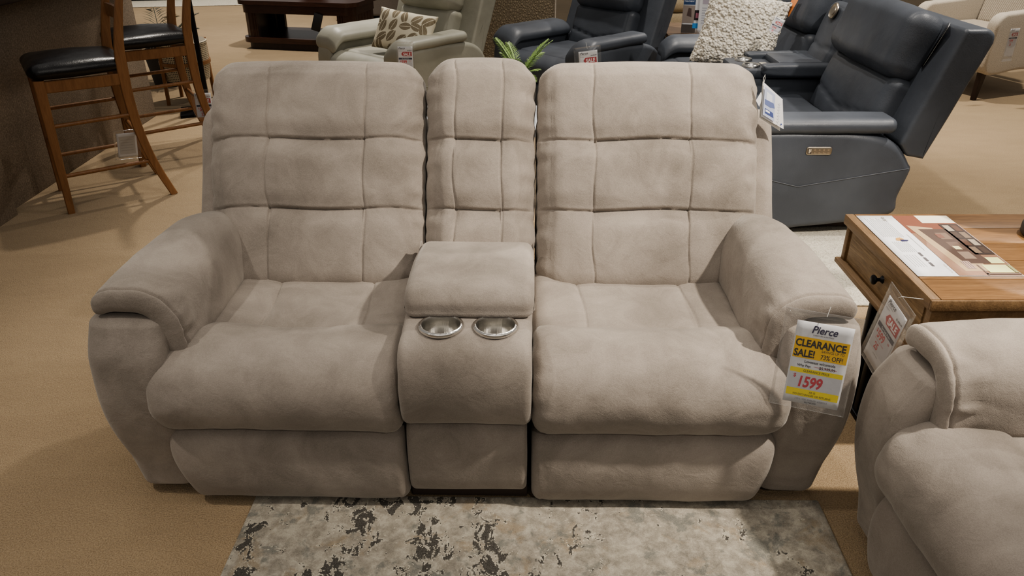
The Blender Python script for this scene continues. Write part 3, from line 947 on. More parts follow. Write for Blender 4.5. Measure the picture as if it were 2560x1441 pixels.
# printed leaflet on the table
BR = thing('brochure', 'large white leaflet with a living room photograph lying on the oak table', 'brochure')
BR.matrix_world = frame_matrix((1.142, 1.948, .5712), (0, 1, 0), (-1, 0, 0))   # x: away from camera, y: to the left
def brochure():
    W, H = .445, .30
    # local: x 0..W (away), y from 0 down to -H (toward the right)
    sheet('paper_sheet', M['white'], W, H, BR, z=.0004, th=.0006)
    p = Print()
    ox = .12
    p.rect(.002, -.298, .443, -.118, '#8A6A55', 1)            # photo, wood floor
    p.rect(.30, -.30 + .002, .443, -.118, '#7E4C38', 2)         # terracotta rug/brick corner
    p.rect(.38, -.298, .443, -.19, '#E9E0CC', 3)
    p.poly([(.002, -.118), (.20, -.118), (.30, -.165), (.33, -.20), (.002, -.20)], '#9C7B66', 3)
    p.poly([(.03, -.15), (.36, -.128), (.34, -.20), (.10, -.23), (.03, -.215)], '#B59C7C', 4)
    p.poly([(.08, -.175), (.33, -.152), (.33, -.24), (.08, -.25)], '#57463E', 5)
    p.rect(.14, -.295, .37, -.235, '#3E3430', 5)
    for i in range(4):
        for j in range(2):
            p.rect(.150 + i * .055, -.262 + j * .026 - .026, .195 + i * .055, -.242 + j * .026 - .026, ['#4E4038', '#A89C8A', '#7C6A58', '#5E463A'][(i + 2 * j) % 4], 6)
    for i in range(3): p.rect(.11 + i * .07, -.225, .16 + i * .07, -.19, ['#8C7A6A', '#6E5A4E', '#7C6858'][i], 6)
    p.rect(.175, -.215, .20, -.195, '#E3D9A8', 7); p.rect(.26, -.205, .29, -.185, '#7A5548', 7)
    p.rect(.045, -.190, .095, -.165, '#B39C90', 7)
    for i in range(3): p.rect(.048, -.186 + i * .0075, .092, -.184 + i * .0075, '#7C5F57', 8)
    p.rect(.02, -.285, .07, -.215, '#D9DCA0', 6); p.rect(.08, -.29, .12, -.25, '#D9DCA0', 6); p.rect(.02, -.297, .07, -.287, '#9C9A72', 7)
    p.rect(.008, -.298, .014, -.20, '#6B5A52', 7); p.rect(.002, -.205, .07, -.200, '#6B5A52', 7)
    # text block
    p.text('Arlo', .415, -.085, .020, '#8C8478', rot=0, align='CENTER', sx=-1.0 * -1.0)
    for i in range(11): p.rect(.27, -.018 - i * .0062, .425 - (i % 3) * .008, -.0192 - i * .0062, '#A7A7A8', 1)
    for i in range(8): p.rect(.16, -.028 - i * .0062, .235, -.0292 - i * .0062, '#B3B3B4', 1)
    for i in range(5): p.rect(.06, -.022 - i * .008, .14, -.0232 - i * .008, '#B9B9BA', 1)
    p.rect(.17, -.098, .29, -.0995, '#9C9C9C', 1)
    p.poly([(.245, -.045), (.262, -.052), (.266, -.066), (.255, -.074), (.240, -.066)], '#C99A5A', 2)
    p.poly([(.236, -.06), (.250, -.058), (.246, -.085), (.238, -.078)], '#2E2B50', 3)
    for i in range(3): p.rect(.062 + i * .034, -.078, .088 + i * .034, -.070, '#5E5A5C', 2)
    p.text('F L E X S T E E L', .02, -.111, .008, '#B3A58C', spacing=1.0)
    p.build('printed_picture', BR, z=.0010)
brochure()

# price tag on the drawer
def hang_mtx(tl, xdir, tilt=0.0, lean=(0, 0, 0)):
    x = Vector(xdir).normalized(); y = (Vector((0, 0, 1)) + Vector(lean)).normalized()
    return frame_matrix(tl, x, y)
tag_thing('price_tag', 'price card reading SALE and 599 hanging from the oak end table drawer',
          frame_matrix((1.050, 1.900, .538), (0, -1, -.13), (.10, -.10, 1)), .115, .205, sale_print(.115), margin=(.016, .026, .034, .012),
          hang=[(.045, .022, .003), (.05, .030, .0), (.060, .034, -.055)])

# ================================================================= clearance tag on the loveseat arm
def clearance():
    p = Print(); W, H = .128, .196
    k = W / .14
    p.text('Pierce', W / 2, -.024, .024, '#2A2450', bold=.02, shear=.25, align='CENTER', sx=.95)
    p.text('FURNITURE & MATTRESS', W / 2, -.0305, .0042, '#6A6470', align='CENTER')
    p.rect(.003, -.086, .125, -.036, '#F2C12E', 1)
    p.text('CLEARANCE', .005, -.058, .0235, '#231C14', bold=.035, sx=.86)
    p.text('SALE!', .005, -.082, .0235, '#231C14', bold=.035, sx=.86)
    p.text('SAVINGS UP TO', .066, -.0665, .0085, '#3A3020', sx=.85)
    p.text('73% OFF!', .066, -.082, .0155, '#2B2418', bold=.012, sx=.83)
    p.text('Loveseat w/console', W / 2 + .004, -.096, .0088, '#3B3945', align='CENTER', bold=.015)
    p.text('Why Pay:', .018, -.106, .0082, '#3B3945', bold=.015); p.text('$5,939.99', .068, -.1065, .0092, '#3B3945', bold=.015)
    p.poly([(.056, -.103), (.108, -.1035), (.108, -.1028), (.056, -.1022)], '#B23B50', 4)
    p.rect(.004, -.121, .124, -.110, '#F4DE3E', 1); p.text('CLEARANCE PRICE', W / 2, -.118, .0078, '#55501C', align='CENTER', sx=.9, bold=.01)
    p.rect(.004, -.162, .124, -.121, '#CBCBD0', 1)
    p.text('$', .014, -.133, .012, '#C8404E', bold=.02); p.text('1599', .024, -.154, .036, '#C8404E', bold=.035, sx=.80, shear=.12)
    p.rect(.004, -.178, .124, -.160, '#F4DE3E', 2); p.text('AS IS', W / 2, -.168, .0070, '#55501C', align='CENTER', layer=4)
    p.text('NO EXCHANGES OR RETURNS', W / 2, -.1755, .0068, '#55501C', align='CENTER', layer=4, sx=.93)
    p.text('210-11700-3200-00  #200314', W / 2, -.187, .0062, '#8A8A94', align='CENTER')
    p.text('8L3TW1035', W / 2, -.193, .0052, '#5A5A62', align='CENTER', bold=.02)
    # tag held at the arm front, facing up toward the viewer
    p.V = [(x, y * 1.12, z) for x, y, z in p.V]; H *= 1.12
    m = frame_matrix((.680, 1.600, .632), (.90, -.34, 0), (-.0, .10, 1))
    t = tag_thing('price_tag', 'yellow and white clearance card reading 1599 hanging on the loveseat arm', m, W, H, p, margin=(.030, .016, .028, .014),
                  hang=[(.062, .020, .003), (.066, .045, -.002)])
clearance()

# folded care brochure hanging at the right back corner
HT = thing('hang_tag', 'folded white and blue leaflet hanging from the right back cushion corner', 'hang tag')
HT.matrix_world = frame_matrix((.772, 2.40, 1.010), (.42, .10, -.0), (-.20, .0, 1))
def hangtag():
    def quad(name, pts, mat, z, th=.0008):
        V = [(x, y, z + w) for x, y, w in pts] + [(x, y, z + w - th) for x, y, w in pts]
        n = len(pts); F = [tuple(range(n)), tuple(range(2 * n - 1, n - 1, -1))]
        for i in range(n): F.append((i, n + i, n + (i + 1) % n, (i + 1) % n))
        return link(name, mesh_np(name, V, F), mat, HT, sm=False)
    quad('front_leaf', [(0, 0, 0), (.070, -.055, .004), (.088, -.150, .004), (.005, -.105, 0)], M['white'], 0)
    quad('rear_leaf', [(0, .002, -.006), (.066, -.057, -.005), (.082, -.158, -.006), (.003, -.110, -.006)], M['offwhite'], 0)
    quad('small_tag', [(-.004, -.03, -.002), (.004, -.045, -.002), (-.004, -.075, -.002), (-.018, -.055, -.002)], M['white'], 0)
    p = Print()
    p.poly([(.003, -.012), (.042, -.040), (.050, -.124), (.007, -.098)], '#B9C0D6', 1)
    p.poly([(.012, -.028), (.032, -.042), (.036, -.070), (.014, -.060)], '#DDE0EA', 2)
    p.poly([(.008, -.050), (.040, -.066), (.046, -.082), (.030, -.078), (.010, -.066)], '#6E7AA6', 3)
    p.poly([(.012, -.078), (.042, -.096), (.046, -.112), (.014, -.094)], '#4E5A8C', 3)
    p.poly([(.014, -.082), (.030, -.091), (.031, -.097), (.015, -.089)], '#EEEFF4', 4)
    for i in range(8): p.poly([(.058 + i * .0005, -.066 - i * .009), (.064 + i * .0005, -.071 - i * .009), (.064 + i * .0005, -.0725 - i * .009), (.058 + i * .0005, -.0675 - i * .009)], '#A9ACB8', 2)
    p.poly([(.074, -.130), (.078, -.132), (.078, -.137), (.074, -.135)], '#3B4A86', 3)
    o = p.build('printed_picture', HT, z=.005)
    tube('hanging_string', M['offwhite'], [(0, -.002, .001), (-.004, .012, .001), (.002, .022, -.001), (.004, .012, -.002), (.001, -.002, -.001)], .0009, HT, seg=5)
hangtag()

# ================================================================= BAR STOOLS
def bar_stool(label, loc, rz):
    st = thing('bar_stool', label, 'bar stool', loc, rz, None)
    w, sh = .205, .69          # half width, top of legs
    mp = M['maple']
    for sx in (-1, 1):
        beam('leg', mp, [(sx * w, -.25, 0), (sx * (w - .005), -.235, sh)], [(.032, .034), (.045, .05)], st, side=(1, 0, 0))
        beam('back_post', mp, [(sx * w, .27, 0), (sx * w, .195, .22), (sx * (w - .003), .155, .45), (sx * (w - .005), .150, .72), (sx * (w - .005), .175, .90), (sx * (w - .005), .235, 1.15)],
             [(.028, .036), (.03, .042), (.03, .048), (.03, .052), (.028, .042), (.026, .030)], st, sm_pts=5, side=(1, 0, 0))
        beam('side_rail', mp, [(sx * (w - .004), -.22, sh - .035), (sx * (w - .004), .14, sh - .035)], [(.024, .058), (.024, .058)], st, side=(1, 0, 0))
        for zz, ya, yb in ((.20, -.243, .205), (.46, -.238, .155)):
            tube('rung', mp, [(sx * w, ya, zz), (sx * w, yb, zz + .01)], .0105, st, seg=10)
    beam('front_rail', mp, [(-w, -.238, sh - .035), (w, -.238, sh - .035)], [(.024, .058), (.024, .058)], st, side=(0, 1, 0))
    beam('rear_rail', mp, [(-w, .152, sh - .035), (w, .152, sh - .035)], [(.024, .058), (.024, .058)], st, side=(0, 1, 0))
    tube('foot_rung', mp, [(-w, -.243, .30), (w, -.243, .30)], .012, st, seg=10)
    tube('foot_rung', mp, [(-w, .165, .34), (w, .165, .34)], .0105, st, seg=10)
    for zz, yy in ((.95, .19), (1.09, .222)):
        beam('back_slat', mp, [(-w, yy, zz), (0, yy + .02, zz), (w, yy, zz)], [(.016, .07)] * 3, st, sm_pts=4, side=(0, 1, 0))
    def df(P, A):
        P = P.copy(); a = P[:, 0] / .235; b = P[:, 1] / .225
        P[:, 2] += sst(0, .03, P[:, 2]) * .022 * (1 - a * a) * (1 - b * b)
        # narrower toward the back
        P[:, 0] *= 1 - .10 * sst(-.2, 1, b)
        return P
    rbox('seat_pad', M['black_leather'], (.47, .45, .075), (.06, .06, .035), loc=(0, -.05, sh + .034), parent=st, res=.02, deform=df, noise_amp=.002, noise_scale=12)
    return st
STR = R(-56.5)
def stool_loc(foot):       # near front foot (local +x side) -> origin
    lx, ly = .205, -.25
    c, s_ = math.cos(STR), math.sin(STR)
    return (foot[0] - (lx * c - ly * s_), foot[1] - (lx * s_ + ly * c), 0)
bar_stool('honey wood bar stool with black seat, nearest, against the brown half wall', stool_loc((-2.33, 3.82)), STR)
bar_stool('honey wood bar stool with black seat, standing just behind the nearest one', stool_loc((-2.27, 4.58)), STR)

def blank_print():
    p = Print(); p.rect(.01, -.13, .09, -.02, '#C9C5C0', 1)
    for i in range(5): p.rect(.018, -.04 - i * .016, .08, -.043 - i * .016, '#B2ADA8', 2)
    return p
def small_stool_tag(label, mtx, pr):
    t = tag_thing('price_tag', label, mtx, .10, .15, pr, margin=(.015, .015, .02, .01))
    return t
small_stool_tag('pale card in a clear sleeve resting on the lower rungs of the nearest bar stool', frame_matrix((-2.14, 4.10, .345), (.60, .42, -.05), (.55, .1, .8)), blank_print())
small_stool_tag('sale card in a clear sleeve low on the second bar stool', frame_matrix((-1.99, 4.86, .38), (.90, .18, 0), (-.05, .12, 1)), sale_print(.10, .15))

# ================================================================= cane stool, black stand, palm behind the stools
CS = thing('cane_drum_stool', 'round wooden stool wrapped in woven cane behind the bar stools', 'stool', (-2.55, 6.18, 0), 0)
lathe('cane_drum', M['cane'], [(.165, .18), (.18, .30), (.18, .46)], (0, 0, 0), CS, seg=48)
lathe('rim', M['maple'], [(.17, .30), (.19, .30), (.19, .325), (.17, .325)], (0, 0, 0), CS, seg=48)
lathe('seat', M['cane'], [(0, .475), (.17, .475), (.185, .465), (.185, .45)], (0, 0, 0), CS, seg=48)
for k in range(4):
    a = PI / 4 + k * PI / 2
    beam('leg', M['maple'], [(.19 * math.cos(a), .19 * math.sin(a), 0), (.18 * math.cos(a), .18 * math.sin(a), .47)], [(.024, .024), (.028, .028)], CS)
BS = thing('metal_stand', 'black metal display stand with a square base plate beside the cane stool', 'display stand', (-2.30, 5.84, 0), R(20))
bbox('base_plate', M['blackmetal'], (-.20, -.12, .0), (.20, .16, .02), BS, bev=.003)
bbox('post', M['blackmetal'], (-.016, -.016, .02), (.016, .016, 1.35), BS, bev=.002)
bbox('post', M['blackmetal'], (-.016, .12, .02), (.016, .15, 1.35), BS, bev=.002)
bbox('panel', M['espresso'], (-.30, -.01, 1.10), (.0, .03, 1.35), BS, bev=.004)
PM = thing('potted_palm', 'dark spiky palm leaves showing behind the second bar stool seat', 'plant', (-2.95, 6.75, 0), 0)
lathe('pot', plain('#3A332C', .7), [(0, 0), (.12, 0), (.16, .28), (.15, .30), (.13, .27), (0, .26)], (0, 0, 0), PM)
def palm_leaf(parent, base, az, L, lift, name='frond', mat=None, nleaf=13, lw=.012, ll=.16, droop=.5):
    V, F = [], []
    pts = []
    for i in range(12):
        t = i / 11
        rr = L * t; z = base[2] + L * lift * t - droop * L * t * t
        pts.append(Vector((base[0] + math.cos(az) * rr, base[1] + math.sin(az) * rr, z)))
    sd = Vector((-math.sin(az), math.cos(az), 0))
    for i in range(11):
        b = len(V); w = .003
        V += [pts[i] - sd * w, pts[i] + sd * w, pts[i + 1] + sd * w, pts[i + 1] - sd * w]; F.append((b, b + 1, b + 2, b + 3))
    for i in range(nleaf):
        t = .2 + .8 * i / (nleaf - 1); f = t * 11; k = min(int(f), 10); p = pts[k].lerp(pts[k + 1], f - k)
        d = (pts[k + 1] - pts[k]).normalized()
        l = ll * math.sin(PI * (.12 + .83 * t)) + .01
        for sg in (-1, 1):
            dirv = (d * .75 + sd * sg * .9 + Vector((0, 0, .12 + random.uniform(-.1, .1)))).normalized()
            b = len(V)
            m = p + dirv * l * .45; e = p + dirv * l + Vector((0, 0, -l * .15))
            n_ = dirv.cross(Vector((0, 0, 1))).normalized()
            V += [p, m + n_ * lw * .5, e, m - n_ * lw * .5]; F.append((b, b + 1, b + 2, b + 3))
    me = bpy.data.meshes.new(name); me.from_pydata([tuple(v) for v in V], [], F)
    return link(name, me, mat, parent, sm=False)
for k in range(11):
    palm_leaf(PM, (0, 0, .28), 2 * PI * k / 11 + .3, .32 + .05 * math.sin(k * 3), 1.1 + .3 * math.cos(k * 2.1), mat=M['palm'], lw=.014, ll=.15, droop=.5)

# ================================================================= COFFEE TABLE + bowl
CT = thing('coffee_table', 'dark walnut coffee table with fluted rounded ends and low shelf', 'coffee table', (-2.12, 8.55, 0), R(-12))
def coffee():
    def stadium(name, a, b, z0, z1, rad, mat):
        pts = []
        for cx, cy, st in ((a - rad, b - rad, 0), (-a + rad, b - rad, 90), (-a + rad, -b + rad, 180), (a - rad, -b + rad, 270)):
            for k in range(9):
                an = R(st + 90 * k / 8); pts.append((cx + rad * math.cos(an), cy + rad * math.sin(an)))
        n = len(pts); V = [(x, y, z0) for x, y in pts] + [(x, y, z1) for x, y in pts]
        F = [tuple(range(n - 1, -1, -1)), tuple(range(n, 2 * n))] + [(i, (i + 1) % n, n + (i + 1) % n, n + i) for i in range(n)]
        return link(name, mesh_np(name, V, F), mat, CT, angle=35)
    stadium('table_top', .66, .36, .445, .485, .13, M['walnut'])
    stadium('apron', .62, .33, .36, .445, .11, M['walnut'])
    stadium('shelf', .64, .345, .07, .12, .12, M['walnut'])
    stadium('plinth', .60, .31, .0, .07, .10, M['espresso'])
    for sx in (-1, 1):
        # fluted end wall
        pts = []
        path = []
        for k in range(70):
            t = k / 69
            if t < .2: x = sx * (.44 + .17 * t / .2) ; y = -.32; nx, ny = 0, -1
            elif t < .3: an = (t - .2) / .1 * PI / 2; x = sx * (.51 + .10 * math.sin(an)) ; y = -.22 - .10 * math.cos(an); nx, ny = sx * math.sin(an), -math.cos(an)
            elif t < .7: x = sx * .61; y = -.22 + .44 * (t - .3) / .4; nx, ny = sx, 0
            elif t < .8: an = (t - .7) / .1 * PI / 2; x = sx * (.51 + .10 * math.cos(an)); y = .22 + .10 * math.sin(an); nx, ny = sx * math.cos(an), math.sin(an)
            else: x = sx * (.61 - .17 * (t - .8) / .2); y = .32; nx, ny = 0, 1
            if t < .2: x = sx * (.44 + .07 * t / .2)
            if t >= .8: x = sx * (.51 - .07 * (t - .8) / .2)
            g = .007 * abs(math.sin(k * PI / 2.5))
            path.append((x - nx * g, y - ny * g, x - nx * .05, y - ny * .05))
        V, F = [], []
        for (x, y, xi, yi) in path: V += [(x, y, .12), (x, y, .36), (xi, yi, .36), (xi, yi, .12)]
        for i in range(len(path) - 1):
            for c in range(4): F.append((4 * i + c, 4 * i + (c + 1) % 4, 4 * i + 4 + (c + 1) % 4, 4 * i + 4 + c))
        F += [(3, 2, 1, 0), tuple(4 * (len(path) - 1) + c for c in range(4))]
        link('fluted_end', mesh_np('fluted_end', V, F), M['walnut'], CT, angle=20)
coffee()
bw = lathe('bowl', plain('#4A3527', .35), [(0, .012), (.05, .012), (.055, 0), (.07, 0), (.075, .012), (.13, .05), (.17, .11), (.162, .11), (.12, .06), (.05, .025), (0, .022)], (0, 0, 0), None)
bw.location = (-2.08, 8.62, .4855); tag(bw, 'brown bowl cut off by the top edge, on the dark coffee table', 'bowl')
ck = bbox('black_tag', plain('#141416', .5), (-.045, -.002, -.13), (.045, .002, .04), bev=.001, rot=(R(18), 'Y'))
ck.location = (-1.96, 8.15, .34); tag(ck, 'black card hanging under the front rail of the dark coffee table', 'hang tag')
# mauve sofa corner, far behind
MS = thing('grey_sofa', 'mauve grey sofa end standing behind the coffee table', 'sofa', (-1.45, 10.2, 0))
rbox('seat_base', M['mauve'], (1.6, .9, .36), .04, loc=(0, .45, .23), parent=MS, res=.1)
rbox('back', M['mauve'], (1.6, .25, .55), .08, loc=(0, .85, .65), parent=MS, res=.1)
for x in (-.72, .72):
    for y in (.1, .8): lathe('foot', M['espresso'], [(0, 0), (.02, 0), (.028, .06), (0, .06)], (x, y, 0), MS, seg=16)

# ================================================================= LEATHER RECLINERS (background)
def chevron_back(mat, root, x0, x1, y0, z0, tilt, H, th=.15, drop=.05, head=None, seed=0, name='back_cushion'):
    W = x1 - x0; t = R(tilt)
    up = Vector((0, math.sin(t), math.cos(t))); fw = Vector((0, -math.cos(t), math.sin(t)))
    c = Vector(((x0 + x1) / 2, y0, z0)) + up * (H / 2) - fw * (th / 2)
    def disp(A, P, N):
        wf = sst(.1, .8, -N[:, 1])
        zz = A[:, 2] - (-.02 - drop * (1 - 2 * np.abs(A[:, 0]) / W))
        d = wf * (gr(zz, .018, .005) + gr(zz, .005, .006)) + wf * .016 * (1 - np.abs(A[:, 0] / (W / 2)) ** 3) * (1 - np.abs(A[:, 2] / (H / 2)) ** 3)
        d += gr(np.minimum(W / 2 - np.abs(A[:, 0]), H / 2 - np.abs(A[:, 2])) - .03, .006, .004)
        return d + .004 * nz(P, 7, seed)
    o = rbox(name, mat, (W, th, H), (.05, .055, .05), loc=c, rot=(-t, 0, 0), parent=root, res=.014, disp=disp)
    if head:
        hz, hh = head
        c2 = Vector(((x0 + x1) / 2, y0, z0)) + up * (hz + hh / 2) - fw * (th / 2 - .035)
        def d2(A, P, N): return .005 * nz(P, 8, seed + 1) + gr(W / 2 - np.abs(A[:, 0]) - .035, .005, .005) + .012 * (1 - (A[:, 0] / (W / 2)) ** 2)
        rbox('headrest_cushion', mat, (W * 1.0, th + .05, hh), (.06, .08, .07), loc=c2, rot=(-t, 0, 0), parent=root, res=.018, disp=d2)
    return o

def leather_arm(mat, root, sgn, xo, zt=.60, wp=.17, depth=.86, pad_len=.66, seed=0, seam=True, back_drop=0.0):
    # side panel: profile in (y,z)
    prof = [(.05, .02), (.02, .20), (.0, .38), (.035, zt - .09), (.12, zt - .055), (.45, zt - .055), (.66, zt - .075), (.78, zt - .13), (.85, zt - .22), (.86, .33), (.83, .20), (.80, .10), (.45, .045)]
    x0, x1 = (xo - wp, xo) if sgn > 0 else (-xo, -xo + wp)
    sweep('arm_panel', mat, prof, x0, x1, .035, root, step=.018, xres=.03, noise_amp=.003, seed=seed)
    # pad with a roll dropping at the front
    T = .075; L = pad_len
    def deform(P, A):
        y = P[:, 1] + L / 2
        t = np.clip((.14 - y) / .14, 0, 1); P = P.copy()
        P[:, 2] += -.085 * t ** 1.6
        P[:, 1] += .03 * t ** 2
        P[:, 2] -= back_drop * y / L
        s_ = P[:, 0] / (wp / 2 + .02) * (-sgn)
        P[:, 2] -= .035 * sst(.1, 1.2, s_)       # droops to the inside
        return P
    rbox('arm_pad', mat, (wp + .06, L, T), (.045, .035, .034), loc=((x0 + x1) / 2 - sgn * .012, -.015 + L / 2, zt - T / 2 + .008), parent=root, res=.018, deform=deform, noise_amp=.003, noise_scale=7, seed=seed)
    if seam:
        xs = xo + .0015 if sgn > 0 else -xo - .0015
        tube('piping', mat, [(xs, .02, .33), (xs + 0, .33, .255), (xs, .84, .345)], .0022, root, seg=6)

def leather_seat(mat, root, x0, x1, seed=0):
    W = x1 - x0; xc = (x0 + x1) / 2
    rbox('seat_cushion', mat, (W, .58, .18), (.05, .06, .06), loc=(xc, .36, .375), parent=root, res=.025, noise_amp=.005, seed=seed)
    prof = [(.13, .27), (.14, .42), (.10, .455), (.04, .445), (-.01, .41), (-.025, .36), (-.015, .30), (.02, .27)]
    sweep('leg_rest_cushion', mat, prof, x0, x1, .03, root, step=.015, xres=.03, noise_amp=.004, seed=seed)
    sweep('footrest_panel', mat, [(.12, .26), (.0, .26), (-.012, .18), (0, .06), (.12, .05)], x0, x1, .02, root, step=.02, xres=.06)

def leather_shell(mat, root, x0, x1, prof):
    sweep('outer_back', mat, prof, x0, x1, .02, root, step=.016, xres=.05, noise_amp=.002, smoothp=False)

def leather_recliner(name, label, mat, loc, rz, W=.95, head=True, tilt=20):
    r_ = thing(name, label, 'recliner', loc, rz); h = W / 2
    leather_arm(mat, r_, -1, h, seed=1); leather_arm(mat, r_, 1, h, seed=2)
    leather_seat(mat, r_, -h + .17, h - .17, 3)
    chevron_back(mat, r_, -h + .19, h - .19, .58, .42, tilt, .34, head=(.32, .28), seed=4)
    t = math.tan(R(tilt))
    prof = [(.66, .34), (.80, .30), (.83 + .72 * t, 1.00), (.80 + .72 * t, 1.06), (.70 + .72 * t, 1.05)]
    C = catmull(prof, 1)
    leather_shell(mat, r_, -h + .03, h - .03, [(.66, .34), (.80, .30), (.84 + .7 * t, 1.02), (.82 + .7 * t, 1.07), (.76 + .7 * t, 1.09), (.68 + .72 * t, 1.06)])
    bbox('base_frame', M['under'], (-h + .1, .1, .0), (h - .1, .8, .08), r_, bev=.01)
    return r_
RA = leather_recliner('leather_recliner', 'pale grey leather recliner with the leaf print pillow on its seat', M['grey_leather'], (-1.10, 5.60, 0), R(-41))
RB = leather_recliner('leather_recliner', 'navy leather recliner directly behind the loveseat, right of the grey one', M['navy'], (.165, 5.62, 0), R(-48))

# ---- navy reclining loveseat on the right
NL = thing('navy_reclining_loveseat', 'navy leather reclining loveseat with flat console, turned sideways behind at right', 'loveseat', (1.03, 4.62, .0105), R(-90))
NV = M['navy']
def navy():
    h = 1.12
    leather_arm(NV, NL, 1, h, zt=.575, pad_len=.76, seed=5, wp=.18); leather_arm(NV, NL, -1, h, zt=.575, pad_len=.76, seed=6, wp=.18)
    cw = .19; cx = -.06
    for a, b, sd in ((-h + .18, cx - cw, 1), (cx + cw, h - .18, 2)):
        leather_seat(NV, NL, a, b, sd)
        chevron_back(NV, NL, a + .03, b - .005, .655, .385, 18, .37, head=(.355, .31), seed=sd + 3)
    for a, b in ((-h + .01, cx - cw + .01), (cx + cw - .01, h - .005)):
        leather_shell(NV, NL, a, b, [(.775, .46), (.82, .40), (.905, .385), (1.085, .92), (1.08, .955), (1.05, .975), (.945, .975)])
    # console
    bbox('console_body', NV, (cx - cw, -.0, .10), (cx + cw, .80, .545), NL, bev=.03)
    bbox('console_deck', NV, (cx - cw + .01, .26, .54), (cx + cw - .01, .98, .59), NL, bev=.014)
    for sg in (-1, 1):
        sweep('console_rail', NV, [(.42, .56), (.40, .60), (.44, .625), (.9, .625), (1.04, .61), (1.05, .56), (.7, .55)], cx + sg * (cw - .01) - .04, cx + sg * (cw - .01) + .04, .02, NL, step=.02, xres=.04)
    bbox('console_lid', NV, (cx - cw + .055, .50, .585), (cx + cw - .055, .86, .628), NL, bev=.014)
    bbox('storage_tray', plain('#2A211D', .4), (cx - cw + .055, .87, .588), (cx + cw - .055, 1.0, .596), NL, bev=.002)
    for sg in (-1, 1):
        lathe('cup_holder', M['steel'], [(0, .004), (.034, .004), (.036, .006), (.038, .016), (.047, .017), (.052, .010), (.052, 0)], (cx + sg * .085, .36, .588), NL, seg=36)
    bbox('control_plate', plain('#A39E93', .4), (cx - .025, .435, .590), (cx + .025, .475, .593), NL, bev=.001)
    # middle back behind the console with round reading light
    chevron_back(NV, NL, cx - cw + .012, cx + cw - .012, .72, .50, 18, .46, drop=.02, th=.12, name='console_back_cushion')
    lt = lathe('speaker_disc', M['nickel'], [(0, .008), (.022, .008), (.024, .004), (.034, .006), (.040, .010), (.046, .006), (.047, 0), (0, 0)], (0, 0, 0), NL, seg=32)
    lt.location = (cx - .005, .82, .885); lt.rotation_euler = (R(72), 0, 0)
    # side control panel (near side = +x)
    cp = rbox('control_panel', M['nickel'], (.010, .120, .040), (.004, .012, .012), loc=(h + .002, .40, .432), parent=NL, res=.01)
    p = Print()
    for i in range(4):
        for j in range(2): p.rect(-.026 + i * .021, -.012 + j * .014, -.017 + i * .021, -.004 + j * .014, '#7E6E5A', 1)
    p.rect(-.052, -.013, -.036, .013, '#4A4036', 1); p.rect(-.049, -.010, -.044, .010, '#C9BBA2', 2); p.rect(-.042, -.004, -.038, .010, '#C9BBA2', 2)
    o = p.build('button_markings', cp, z=0)
    o.matrix_local = frame_matrix((h + .0076, .40, .432), (0, 1, 0), (0, 0, 1))
    bbox('base_frame', M['under'], (-h + .1, .1, .005), (h - .1, .8, .08), NL, bev=.01)
navy()

def pillow(name, label, mat, loc, rot, w, h, th, disp=None, res=.012):
    def df(P, A):
        a = A[:, 0] / (w / 2); c = A[:, 2] / (h / 2); P = P.copy()
        prof = np.sqrt(np.clip((1 - a ** 4) * (1 - c ** 4), 0, 1))
        P[:, 0] = A[:, 0] * (1 - .07 * (1 - c * c)); P[:, 2] = A[:, 2] * (1 - .07 * (1 - a * a))
        P[:, 1] = A[:, 1] * (.06 + .94 * prof)
        return P
    o = rbox(name, mat, (w, th, h), (.01, .01, .01), parent=None, res=(res, .03, res), deform=df, disp=disp)
    o.location = loc; o.rotation_euler = rot
    return o
pl = pillow('throw_pillow', '', M['boucle'], (1.42, 5.02, .72), (R(-24), R(13), R(-12)), .50, .50, .17,
            disp=lambda A, P, N: .010 * nz(P, 36, 3) + .006 * nz(P, 75, 5), res=.006)
tag(pl, 'cream nubby throw pillow leaning in the navy loveseat seat', 'pillow')
pt = tag_thing('price_tag', 'small white card on the corner of the cream nubby pillow', frame_matrix((1.565, 4.83, .845), (.75, -.28, -.30), (.45, .25, .8)), .062, .075, sale_print(.062, .075), margin=(.002, .002, .002, .002))
pl2 = pillow('throw_pillow', '', M['leafprint'], (-.76, 5.70, .61), (R(-28), R(6), R(-22)), .45, .29, .14, disp=lambda A, P, N: .004 * nz(P, 12, 8))
tag(pl2, 'leaf print throw pillow in brown and cream on the pale grey recliner', 'pillow')
# orange card on far seat headrest
oc = bbox('orange_card', plain('#D88A55', .6), (-.028, -.001, -.075), (.028, .001, .045), bev=.0005); oc.location = (1.735, 5.06, .885); oc.rotation_euler = (R(-20), R(10), R(-75))
tag(oc, 'orange ticket hanging on the far headrest of the navy loveseat', 'hang tag')

tag_thing('price_tag', 'sale card in a clear sleeve on the arm front of the pale grey recliner', frame_matrix((-.748, 5.21, .600), (1, -.0, 0), (0, .05, 1)), .098, .16, sale_print(.098), margin=(.008, .008, .03, .01), hang=[(.05, .015, 0), (.05, .035, -.03)])
tag_thing('price_tag', 'sale card in a clear sleeve on the arm of the navy recliner', frame_matrix((.428, 5.14, .578), (1, .15, .10), (-.05, .05, 1)), .125, .17, sale_print(.125), margin=(.03, .022, .028, .01), hang=[(.06, .015, 0), (.06, .05, -.03)])
